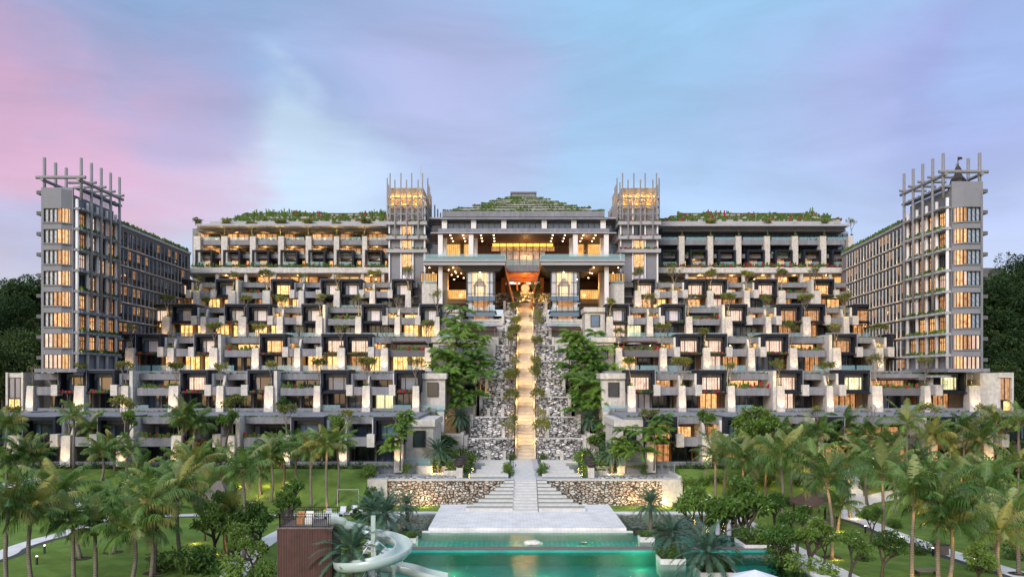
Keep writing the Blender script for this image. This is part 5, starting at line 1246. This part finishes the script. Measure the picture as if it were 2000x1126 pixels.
# ------------------------------------------------------------------ feathery trees on the central slope, twisted trees along the stair
def slope_z(d): return 2.9+max(0, d-140.5)*.50
FEAT = [(905,612,163),(938,648,158),(884,668,157),(912,650,161),(868,690,153),(902,712,152),(930,700,154),(872,738,148),(905,762,147),(848,792,143),(932,742,149),(890,625,166),(885,712,150),
        (1128,668,158),(1110,640,160),(1150,690,156),(1165,722,153),(1140,720,154),(1120,690,157),(1150,756,148),(1172,765,146),(1195,800,143),(1135,770,147),(1160,640,163),(1128,740,150),(1178,690,157)]
fl = sorted([f for f in FEAT if f[0] < 1000]), sorted([f for f in FEAT if f[0] > 1000])
for sidx, lst in enumerate(fl):
    nm = ('left', 'right')[sidx]
    for i, (px, cy, d) in enumerate(lst):
        x = PX(px, d); zt = PZ(cy, d); zb = min(slope_z(d)+1.5, zt-4.5)
        t = thing('feathery_tree', f'slender tree with feathery layered leaves {nm} of the cascades, {ORD[i]} from the left', 'tree', (x, d-1.2, zb), 'feathery trees on the central slope')
        m = MB(); b = rng.uniform(-.5, .5); m.tube([(x-b, d-1.2, zb-.5), (x-b*.3, d-1.2, (zb+zt)/2), (x, d-1.2, zt-1.2)], [.13, .10, .06], 6); m.build('trunk', M['bark'], t, smooth=True)
        part('crown', FEA[i % 4], t, (0, 0, zt-zb-2.6), rng.uniform(0, 6), rng.uniform(1.35, 1.75))
        if i % 5 == 2: lamp((x+.4, d-2.2, zb+1.2), 60, (1,.6,.2), .15)
for s in (-1, 1):
    nm = 'left' if s < 0 else 'right'
    for i in range(10):
        d = 138.5+5.6*i+(1.2 if s > 0 else 0); x = CX(d)+s*rng.uniform(2.0, 2.9); z = 2.9+max(0, d-141)*.594
        tm, cm = (POTT+POTS_SPARSE+POTT)[rng.randrange(13)]; t = thing('stair_tree', f'twisted small-leaved tree {nm} of the grand stair, {ORD[i]} from the bottom', 'tree', (x, d, z), 'twisted trees lining the grand stair')
        sc = rng.uniform(1.25, 1.75); part('trunk', tm, t, (0,0,0), rng.uniform(0, 6), (sc*.75, sc*.75, sc*1.2)); part('crown', cm, t, (0,0,0), 0, (sc*.75, sc*.75, sc*1.2)); t.children[1].rotation_euler = t.children[0].rotation_euler
    for i in range(11):
        d = 117+2.4*i if i < 4 else 139+5*(i-4); x = CX(d)+s*rng.uniform(2.2, 3.0); z = 2.9+max(0, d-141)*.594
        o = thing('shrub', f'low shrub {nm} of the stair between the twisted trees, {ORD[i]} from the front', 'shrub', (x, d, z), 'shrubs lining the stair'); part('leaves', SHR[i % 4], o, (0,0,0), i, rng.uniform(.7, 1.1))
    # creeper columns and dark hedges at the cascade edge
    for i, (off, d, z, w, h) in enumerate(((13.5, 139.5, 3, 2.2, 3.6), (11.6, 147, 6.8, 1.8, 3.8), (10.2, 156, 12.2, 2.0, 3.4), (16.5, 138.5, 3, 2.2, 3.4))):
        x = CX(d)+s*off; o = thing('hedge', f'dark clipped hedge {nm} of the cascades, {ORD[i]} going up the slope' if i < 3 else f'dark hedge before the {nm} end wall of the terrace', 'hedge', (x, d, z), 'dark hedges beside the cascades')
        m = MB(); m.box(x-w*.4, x+w*.4, d-.5, d+.6, z-.2, z+h*.9); m.build('core', M['greend'], o)
        for k in range(5): part('leaves', HEDG[k % 2], o, (rng.uniform(-.3, .3)*w, -.3, h*(k+.2)/6), k, (w*.55, .9, h*.28))
# terrace shrubs with lights
for s in (-1, 1):
    nm = 'left' if s < 0 else 'right'
    for i, (off, d, sc) in enumerate(((10.6,118,1.2),(11.4,123,1.3),(10.2,128,1.2),(12.5,132,1.5),(8.6,134,1.),(14.6,137,1.6),(9.4,137,1.3),(17,117.5,.9),(8.4,116,.9),(8.9,120,1.),(8.6,126,1.1),(12.8,121,1.),(13.4,127,1.2),(15.5,131,1.3),(11,136,1.5),(18.5,139,1.6))):
        x = CX(d)+s*off; o = thing('shrub', f'lit green shrub on the {nm} side of the stone terrace, {ORD[i]} from the front', 'shrub', (x, d, 3.5), 'lit shrubs on the stone terrace'); part('leaves', SHR[(i*3+(s > 0)) % 4], o, (0,0,-.1), i, sc)
        if i % 2 == 0: lamp((x, d-1.1, 4.1), 12, (1,.75,.2), .08)
    for i, (off, d, h) in enumerate(((13.8,140,4.2),(17.5,139.5,4.6),(16,135,3.2),(20.5,136,3.6))):
        x = CX(d)+s*off; tm, cm = GARD[(i+(s > 0)) % 4]; t = thing('terrace_tree', f'round-crowned tree at the back of the {nm} terrace, {ORD[i]} outward', 'tree', (x, d, 2.9), 'trees at the back of the stone terrace'); sc = h/3.4; part('trunk', tm, t, (0,0,0), i, sc); part('crown', cm, t, (0,0,0), i, sc)

# ------------------------------------------------------------------ jungle on both flanks
jl = [(8,640,160),(35,590,168),(60,560,176),(20,560,178),(70,620,166),(48,660,156),(5,700,150),(75,690,158),(-20,600,160),(30,710,150),(62,735,150),(-15,680,146),(78,570,182),(45,545,186),(5,590,172)]
jr = [(1932,560,172),(1955,530,178),(1985,505,182),(2010,520,176),(1940,620,164),(1970,590,168),(2000,580,166),(1930,680,156),(1962,660,158),(1995,650,156),(2020,610,160),(1945,720,150),(1980,715,150),(2010,690,150),(1975,545,176)]
for nm, lst in (('left', jl), ('right', jr)):
    for i, (px, cy, d) in enumerate(sorted(lst)):
        x = PX(px, d); zt = PZ(cy, d); zg = min(ground_z(x, d), zt-3)
        t = thing('jungle_tree', f'dark jungle tree on the hillside beyond the {nm} corner tower, {ORD[i]} from the left', 'tree', (x, d, zg), f'jungle trees on the {nm} hillside')
        m = MB(); m.tube([(x, d, zg-.5), (x+.4, d, zt-1)], [.45, .2], 6); m.build('trunk', M['barkd'], t)
        part('crown', JUN[i % 4], t, (0, 0, zt-zg-2.6), i*1.7, rng.uniform(.75, 1.05))
mb = MB(); r_ = random.Random(5)
for k in range(15000):
    s = r_.choice((-1, 1)); d = r_.uniform(134, 190); x = -1.5+s*(86+r_.uniform(0, 34)*r_.random()**.5); 
    if abs(1000-(1000+x*F/d)) > 1080: continue
    z = ground_z(x, d); v = V3((r_.gauss(0, 1), r_.gauss(-.4, 1), r_.gauss(.3, 1))).normalized(); leafquad(mb, V3((x, d, z+r_.uniform(0, 1.6))), v, V3((0, -.5, 1)).normalized(), r_.uniform(.5, 1.3), r_.uniform(.3, .7))
o = mb.build('undergrowth', M['jung'], None, kind='stuff')
t = thing('boundary_wall', 'dark concrete wall on the hill behind the right corner tower', 'wall', (PX(1950, 185), 185, 30)); m = MB(); pbox(m, 1914, 1965, 523, 600, 185, 2); pbox(m, 1908, 1930, 527, 600, 184, .9); m.build('wall_face', M['concd'], t)

# ------------------------------------------------------------------ garden trees, shrubs and hedges
def gtree(px, by, top, lab, var=0, grp='frangipani trees in the garden', wide=1., gold=False):
    wide *= .62
    d = gd(by); x = PX(px, d); zg = ground_z(x, d); h = PZ(top, d)-zg; tm, cm = GARD[var % 4]
    t = thing('frangipani_tree', lab, 'tree', (x, d, zg), grp); sc = h/3.5
    part('trunk', tm, t, (0,0,-.1), var*1.3, (sc*wide, sc*wide, sc)); part('crown', cm, t, (0,0,-.1), var*1.3, (sc*wide, sc*wide, sc))
    if gold: lamp((x-.4, d-1.4, zg+.4), 40, (1,.6,.15), .1)
GT = [(415,1095,985,1,0),(440,1075,965,.9,1),(508,1088,985,1.1,0),(470,1110,1030,1.1,0),(498,1128,1045,1.1,0),(400,1055,975,.9,1),(560,1050,962,1,0),(735,1015,955,1,0),(575,1030,945,.9,0),(700,1040,990,.8,0),
      (1362,1052,958,1,0),(1412,1052,985,.9,0),(1465,1062,950,1.2,0),(1512,1050,965,1,0),(1556,1080,985,1.1,0),(1585,1120,1020,1.2,0),(1660,1132,1045,1.2,0),(1610,1100,1040,1.1,0),(1722,1128,1040,1.1,1),(1700,1060,985,.9,0),(1905,1150,1062,1.1,0),(1520,1110,1040,1,0),(1432,1040,965,.8,1),(1830,1052,975,.9,0),(1760,985,915,1,0),(1880,985,900,1.2,0),(1960,990,905,1.2,0)]
gl = sorted(GT)
for i, (px, by, top, w, gold) in enumerate(gl):
    side = 'left' if px < 1000 else 'right'; idx = len([g for g in gl[:i] if (g[0] < 1000) == (px < 1000)])
    gtree(px, by, top, f'{"gold-lit " if gold else "dark green "}frangipani tree in the {side} garden, {ORD[idx]} from the left', i, wide=w, gold=bool(gold))
# broad trees in front of the ground-level rooms
for i, (px, d, top, zb, sc, lab) in enumerate([(783,117,800,3.9,1.,'light green layered tree by the left corner of the stone terrace'),(560,132,778,10.5,1.1,'bright green tree rising over the ground-level roof of the left wing'),(662,118,812,7,.8,'round dark tree on a ground-level pillar of the left wing'),(1275,117,812,3.9,1.3,'broad layered dark tree by the right corner of the terrace'),(1380,117,800,8,1.,'gold-lit round tree on a ground-level pillar of the right wing'),(1490,117,805,4,1.2,'leafy tree before the ground-level rooms of the right wing'),(1220,119,815,3.2,.9,'dark conifer-like tree on the right of the terrace'),(255,117,808,7.5,.9,'yellowish tree on a ground-level pillar of the left wing'),(445,118,800,6.5,.8,'pale branching tree between two ground-level rooms of the left wing')]):
    x = PX(px, d); tm, cm = GARD[i % 4]; t = thing('broad_tree', lab, 'tree', (x, d-1, zb)); h = PZ(top, d)-zb; s_ = h/3.5
    if 'layered' in lab or 'conifer' in lab:
        m = MB(); m.tube([(x, d-1, zb-.2), (x+.15, d-1, zb+h*.5), (x, d-1, zb+h*.85)], [.14, .1, .05], 7); m.build('trunk', M['bark'], t, smooth=True)
        for q in range(3): part('crown', FEA[(i+q) % 4], t, ((q-1)*.9*sc, rng.uniform(-.4, .4), h*(.34+.2*q)), i+q, sc*(1.05-.12*q))
        continue
    part('trunk', tm, t, (0,0,0), i, (s_*sc*.7, s_*sc*.7, s_)); part('crown', cm, t, (0,0,0), i, (s_*sc*.7, s_*sc*.7, s_))
    if 'gold' in lab: lamp((x, d-2, zb+1.5), 60, (1,.68,.15), .1)
r_ = random.Random(21)
for side, xs in (('left', [(8+i*52) for i in range(14)]), ('right', [1350+i*48 for i in range(14)])):
    for i, px in enumerate(xs):
        d = 116.5; x = PX(px, d); zg = ground_z(x, d); 
        o = thing('hedge', f'dark hedge at the foot of the {side} ground-level rooms, {ORD[i]} from the left', 'hedge', (x, d, zg), 'hedges at the foot of the ground-level rooms')
        for k in range(4): part('leaves', HEDG[k % 2], o, ((k-1.5)*.95, r_.uniform(-.2, .2), -.1), k+i, (.9, .7, r_.uniform(.5, .8)))
SHL = [(20,940,1.3),(75,950,1.2),(140,945,1.1),(190,960,1.),(245,950,1.2),(300,975,1.1),(345,955,1.),(405,965,1.1),(455,960,1.2),(30,1010,1.2),(255,990,1.),(330,1112,1.6),(375,1120,1.9),(425,1118,1.8),(460,1128,1.8),(395,1085,1.),(520,1132,1.4),(745,985,1.2),(690,1000,1.1),(640,1040,1.),(540,1010,1.1),(610,1020,.9),(480,1060,1.1),(720,930,1.6),(600,1000,.9)]
SHR_ = [(1770,960,1.6),(1812,985,1.4),(1850,965,1.7),(1895,985,1.6),(1935,965,1.8),(1975,985,1.6),(1735,955,1.4),(1690,950,1.3),(1650,945,1.2),(1600,940,1.4),(1560,945,1.3),(1500,945,1.3),(1460,940,1.2),(1990,1030,1.4),(1950,1020,1.5),(1910,1015,1.2),(1870,1005,1.3),(1985,1090,1.5),(1290,1040,1.1),(1300,1100,1.2),(1460,1062,1.5),(1500,1062,1.4),(1530,1110,1.6),(1570,1122,1.5),(1610,1128,1.4),(1345,955,1.4),(1372,948,1.2),(1430,950,1.3),(1400,942,1.1),(1540,985,1.),(1790,1080,1.2),(1830,1078,1.),(1910,1112,1.4),(1880,930,2.),(1920,925,2.2),(1960,930,2.),(1840,935,1.8),(1800,925,1.5),(1990,940,2.2),(1750,1030,1.),(1680,1090,1.2)]
for side, lst in (('left', SHL), ('right', SHR_)):
    for i, (px, by, sc) in enumerate(sorted(lst)):
        d = gd(by); x = PX(px, d); zg = max(ground_z(x, d), 0)
        o = thing('shrub', f'leafy shrub in the {side} garden, {ORD[i]} from the left', 'shrub', (x, d, zg), 'shrubs in the garden'); part('leaves', SHR[i % 4], o, (0,0,-.15), i*1.9, sc)
        if side == 'right' and by < 960: lamp((x+.3, d-1.6, zg+.4), 26, (1,.66,.14), .1)
for px, by in ((520,950),(560,945),(470,950)): d = gd(by); lamp((PX(px, d), d, ground_z(PX(px, d), d)+.5), 40, (1,.66,.14), .1)

# ------------------------------------------------------------------ pool furniture
for i, (px, by, z, w, h, lab) in enumerate([(800,1062,.3,1.5,.75,'white square planter at the left end of the pool edge walk'),(1262,1060,.3,1.5,.75,'white square planter at the right end of the upper pool'),(1310,1105,-.1,2.3,.9,'large white square planter in the lower pool under the date palm'),(1395,1130,-.1,3.0,.9,'wide white planter at the bottom edge under the biggest date palm'),(1480,1072,.1,3.6,.8,'low curved pale planter round the thick-trunked tree')]):
    d = PY(by, z); x = PX(px, d); t = thing('planter', lab, 'planter', (x, d, z-.3)); m = MB()
    m.hexa([(x-w*.46, d-w*.46, z-1.5), (x+w*.46, d-w*.46, z-1.5), (x+w*.46, d+w*.46, z-1.5), (x-w*.46, d+w*.46, z-1.5), (x-w/2, d-w/2, z+h), (x+w/2, d-w/2, z+h), (x+w/2, d+w/2, z+h), (x-w/2, d+w/2, z+h)]); m.build('pot', M['pave'], t)
    m = MB(); m.box(x-w/2+.12, x+w/2-.12, d-w/2+.12, d+w/2-.12, z+h-.05, z+h+.03); m.build('soil_top', M['soil'], t)
    o = thing('shrub', 'green shrub in the '+lab.replace('large ', '').replace('wide ', '').replace('low curved ', 'curved ').replace('the biggest ', 'a '), 'shrub', (x, d, z+h), 'shrubs in the pool planters')
    for k in range(3): part('leaves', SHR[k], o, ((k-1)*w*.27, -.1*k, -.2), k, w*.40)
# slide tower
d = 66.; x0, x1 = PX(541, d), PX(648, d); zt = PZ(1032, d)
t = thing('slide_tower', 'tall red-brown timber slide tower with a black railing round its deck', 'tower', ((x0+x1)/2, d, 0))
m = MB(); m.box(x0, x1, d, d+3.6, -.3, zt); m.build('board_cladding', M['slat'], t)
m = MB(); m.box(x0-.08, x1+.08, d-.08, d+3.7, zt, zt+.12); m.build('deck', M['slatd'], t)
m = MB(); zr = zt+.12; xl = PX(546, d)
segs = [((xl, d+.05), (x1-.1, d+.05)), ((xl, d+.05), (xl, d+3.5)), ((xl, d+3.5), (x1-.1, d+3.5))]
for (a, b) in segs:
    n = int((V3((*a, 0))-V3((*b, 0))).length/.16)
    for k in range(n+1):
        u = k/n; x, y = a[0]+(b[0]-a[0])*u, a[1]+(b[1]-a[1])*u; wd = .035 if k % 8 == 0 else .014; m.box(x-wd, x+wd, y-wd, y+wd, zr, zr+1.1)
    for z in (zr+.08, zr+.85, zr+1.08): m.tube([(a[0], a[1], z), (b[0], b[1], z)], .03, 5)
m.build('railing', M['frame'], t)
for k, (px, c) in enumerate(((583, 'tan'), (600, 'flower'))):
    x = PX(px, 67); m = MB(); m.box(x-.3, x+.3, 67.4, 67.9, zr, zr+.5); m.box(x-.3, x+.3, 67.9, 68, zr+.5, zr+1.0); tag(m.build('deck_seat', M[c]), f'{"tan" if k == 0 else "white"} seat on the slide tower deck', 'seat')
# slide
t = thing('water_slide', 'pale mint spiral water slide curling from the timber tower into the pool', 'water slide', (PX(728, 65), 65, 0))
cx0, cy0 = PX(728, 65.3), 65.4
path = [V3((x1-.6, 67.4, zt+.3)), V3((x1+.3, 67.5, zt+.25)), V3((PX(668, 67), 67.7, zt-.15)), V3((PX(700, 67.8), 68.1, 4.1))]
for k in range(0, 13):
    a = R(100-k*30); path.append(V3((cx0+2.45*math.cos(a), cy0+2.45*math.sin(a), 3.75-k*.215)))
path += [V3((PX(790, 67), 67.6, .95)), V3((PX(830, 66.5), 67., .6)), V3((PX(868, 66), 66.3, .42))]
fine = []
for i in range(len(path)-1):
    p0, p1, p2, p3 = [path[max(0, min(len(path)-1, k))] for k in (i-1, i, i+1, i+2)]
    for j in range(5):
        u = j/5; fine.append(.5*((2*p1)+(p2-p0)*u+(2*p0-5*p1+4*p2-p3)*u*u+(3*p1-p0-3*p2+p3)*u**3))
fine.append(path[-1])
m = MB(); prof = [(-.62, .50), (-.55, .53), (-.50, .48), (-.44, .12), (-.26, -.06), (0, -.12), (.26, -.06), (.44, .12), (.50, .48), (.55, .53), (.62, .50), (.54, .05), (.30, -.20), (0, -.27), (-.30, -.20), (-.54, .05)]
n = len(prof)
for i, p in enumerate(fine):
    tt = (fine[min(i+1, len(fine)-1)]-fine[max(i-1, 0)]).normalized(); s_ = tt.cross(V3((0,0,1))).normalized()
    for a, b in prof: q = p+s_*a*1.15+V3((0, 0, b*1.1)); m.v.append(tuple(q))
for i in range(len(fine)-1):
    for j in range(n): m.f.append((i*n+j, i*n+(j+1) % n, (i+1)*n+(j+1) % n, (i+1)*n+j)); m.m.append(0)
m.build('flume', M['slide'], t, smooth=True)
xp = PX(729, 65.4); m = MB(); m.box(xp-.16, xp+.16, cy0-.16, cy0+.16, -.5, PZ(1006, 65.4)); m.build('mast', M['slide'], t)
for a in (20, -70, -150):
    m = MB(); m.tube([(xp, cy0, 4.2), (cx0+1.9*math.cos(R(a)), cy0+1.9*math.sin(R(a)), 3.0-(100-a)*.006)], .05, 6); m.build('stay_rod', M['slide'], t)
for px in (690, 768): m = MB(); x = PX(px, 66); m.tube([(x, 66.4, -.5), (x, 66.4, 2.6)], .14, 8); m.build('support_post', M['slide'], t)
# gazebos
def gazebo(px, by, wpx, top, eave, lab, thatch, d=None):
    d = d or gd(by); x = PX(px, d); w = wpx*d/F/2; zg = ground_z(x, d); ze, zt_ = PZ(eave, d), PZ(top, d); t = thing('gazebo', lab, 'gazebo', (x, d, zg))
    m = MB(); m.add([(x-w, d-w, ze), (x+w, d-w, ze), (x+w, d+w, ze), (x-w, d+w, ze), (x-w*.12, d-.1, zt_), (x+w*.12, d-.1, zt_), (x+w*.12, d+.1, zt_), (x-w*.12, d+.1, zt_)], [(0,1,5,4),(1,2,6,5),(2,3,7,6),(3,0,4,7),(4,5,6,7),(3,2,1,0)])
    m.box(x-w*.98, x+w*.98, d-w*.98, d+w*.98, ze-.14, ze-.01); m.build('roof', M['thatch' if thatch else 'roofb'], t)
    for sx in (-1, 1):
        for sy in (-1, 1): m = MB(); m.box(x+sx*w*.8-.1, x+sx*w*.8+.1, d+sy*w*.8-.1, d+sy*w*.8+.1, zg-.1, ze-.14); m.build('post', M['frameb'], t)
    m = MB(); m.box(x-w*.86, x+w*.86, d-w*.86, d+w*.86, zg-.1, zg+.35); m.build('platform', M['slatd'], t)
gazebo(428, 1005, 62, 938, 972, 'small gazebo with a grey thatched roof on the left lawn', True)
gazebo(1592, 1023, 78, 952, 982, 'brown-roofed gazebo with dark posts beside the right path', False)
# closed and open umbrellas
def umbrella(px, by, z, h, r, lab, open_, mat, grp=None, d=None):
    d = d or PY(by, z); x = PX(px, d); t = thing('parasol', lab, 'parasol', (x, d, z), grp)
    m = MB(); m.tube([(x, d, z), (x, d, z+h)], .04, 6); m.build('pole', M['metal'], t)
    m = MB()
    if open_:
        n = 8; c = (x, d, z+h); ring = [(x+r*math.cos(2*math.pi*k/n), d+r*math.sin(2*math.pi*k/n), z+h-r*.32) for k in range(n)]; m.add([c]+ring+[(p[0], p[1], p[2]-.14) for p in ring], [(0, 1+k, 1+(k+1) % n) for k in range(n)]+[(1+k, 1+n+k, 1+n+(k+1) % n, 1+(k+1) % n) for k in range(n)])
    else: m.lathe((x, d, z+h*.28), [(.10, 0), (.26, .15), (.24, h*.4), (.05, h*.70)], 9)
    m.build('canopy', M[mat], t)
umbrella(1402, 1058, .1, 2.4, 1, 'closed grey parasol beside the right paving, left one of a pair', False, 'canvas', 'closed parasols by the pool'); umbrella(1424, 1060, .1, 2.4, 1, 'closed grey parasol beside the right paving, right one of a pair', False, 'canvas', 'closed parasols by the pool'); umbrella(1540, 1105, .1, 2.5, 1, 'closed grey parasol among the shrubs right of the lower pool', False, 'canvas', 'closed parasols by the pool')
umbrella(1475, 1160, 0, 1.95, 1.9, 'open pale parasol at the bottom edge right of the pool', True, 'canvasl')
umbrella(966, 0, PZ(655, 172), 2.6, 1.7, 'open grey parasol on the restaurant terrace left of the stair', True, 'canvas', None, 172); umbrella(1076, 0, PZ(655, 172), 2.6, 1.7, 'open grey parasol on the restaurant terrace right of the stair', True, 'canvas', None, 172); umbrella(1238, 0, 21.3, 2.6, 1.6, 'open grey parasol on the planted loggia at the right wing end', True, 'canvas', None, 158)
# small things on the lawn
def gbox(px, by): d = gd(by); x = PX(px, d); return x, d, ground_z(x, d)
x, d, z = gbox(1838, 1082); t = thing('litter_bin', 'dark brown square litter bin beside the right path', 'bin', (x, d, z)); m = MB(); m.box(x-.55, x+.55, d-.4, d+.4, z, z+.95); m.build('body', M['slatd'], t); m = MB(); m.box(x-.6, x+.6, d-.45, d+.45, z+.95, z+1.05); m.build('lid', M['frameb'], t)
x, d, z = gbox(1810, 1122); t = thing('bench', 'grey slatted timber bench at the bottom of the right lawn', 'bench', (x, d, z))
m = MB()
for k in range(6): m.box(x-1.0, x+1.0, d-.5+k*.17, d-.5+k*.17+.13, z+.42, z+.47)
m.build('seat', M['slatd'], t)
for q in (-.85, .85): m = MB(); m.box(x+q-.06, x+q+.06, d-.45, d+.45, z, z+.42); m.build('leg', M['frameb'], t)
for i, (px, by) in enumerate([(72,1102),(87,1080),(1600,1000),(1560,1000),(1762,1062),(1822,1085),(1902,1108),(1690,1040)]):
    x, d, z = gbox(px, by); t = thing('bollard_light', f'small dark bollard light beside the {"left" if px < 1000 else "right"} path, {ORD[i if i < 2 else [2,1,4,5,6,3].index(i-0) if i in (1,2,3,4,5,6) else i-2]} one' if False else f'small dark bollard light beside the {"left" if px < 1000 else "right"} path', 'bollard', (x, d, z), f'bollards along the {"left" if px < 1000 else "right"} path')
    m = MB(); m.box(x-.07, x+.07, d-.07, d+.07, z, z+.75); m.build('post', M['frame'], t); m = MB(); m.box(x-.06, x+.06, d-.06, d+.06, z+.75, z+.83); m.build('lamp_head', M['lampw'], t)
for i, (px, by) in enumerate([(668,1005),(690,1003),(640,1010),(700,1012)]):
    x, d, z = gbox(px, by); t = thing('sun_lounger', f'white sun lounger on the paving behind the slide, {ORD[sorted([640,668,690,700]).index(px)]} from the left', 'sun lounger', (x, d, z), 'loungers behind the slide')
    m = MB(); m.box(x-.35, x+.35, d-.9, d+.4, z+.28, z+.38); m.build('seat', M['canvasl'], t); m = MB(); m.hexa([(x-.35, d+.4, z+.28), (x+.35, d+.4, z+.28), (x+.35, d+.5, z+.28), (x-.35, d+.5, z+.28), (x-.35, d+.85, z+.95), (x+.35, d+.85, z+.95), (x+.35, d+.95, z+.95), (x-.35, d+.95, z+.95)]); m.build('backrest', M['canvasl'], t)
    for q in (-.3, .3): m = MB(); m.box(x+q-.03, x+q+.03, d-.85, d+.4, z, z+.28); m.build('leg', M['white'], t)
x, d, z = gbox(676, 995)
t = thing('white_frame', 'thin white pipe frame standing on the left lawn behind the slide', 'frame', (x, d, z)); m = MB(); m.tube([(x-1.1, d, z), (x-1.1, d, z+2.6), (x+1.6, d, z+2.6), (x+1.6, d, z)], .03, 6); m.build('pipe', M['white'], t)
# pool lamps under water and rock-face floods
for px, py in ((850,1062),(900,1066),(985,1066),(1075,1066),(1139,1058),(1198,1064)): d = PY(py, .2); lamp((PX(px, d), d, .2), 45, (1,.85,.42), .12)
for px in (790, 830, 1240, 1265, 1285, 1300): lamp((PX(px, 110), 110.6, .2), 110, (1,.66,.28), .1)
for px, dd, pw in ((880,74,45),(960,70,50),(1060,73,50),(1150,70,80),(1215,70,140),(1250,76,60)): lamp((PX(px, dd), dd, .05), pw, (.75,1,.6), .2)  # one green glow, plus lamps added to brighten the lower pool floor
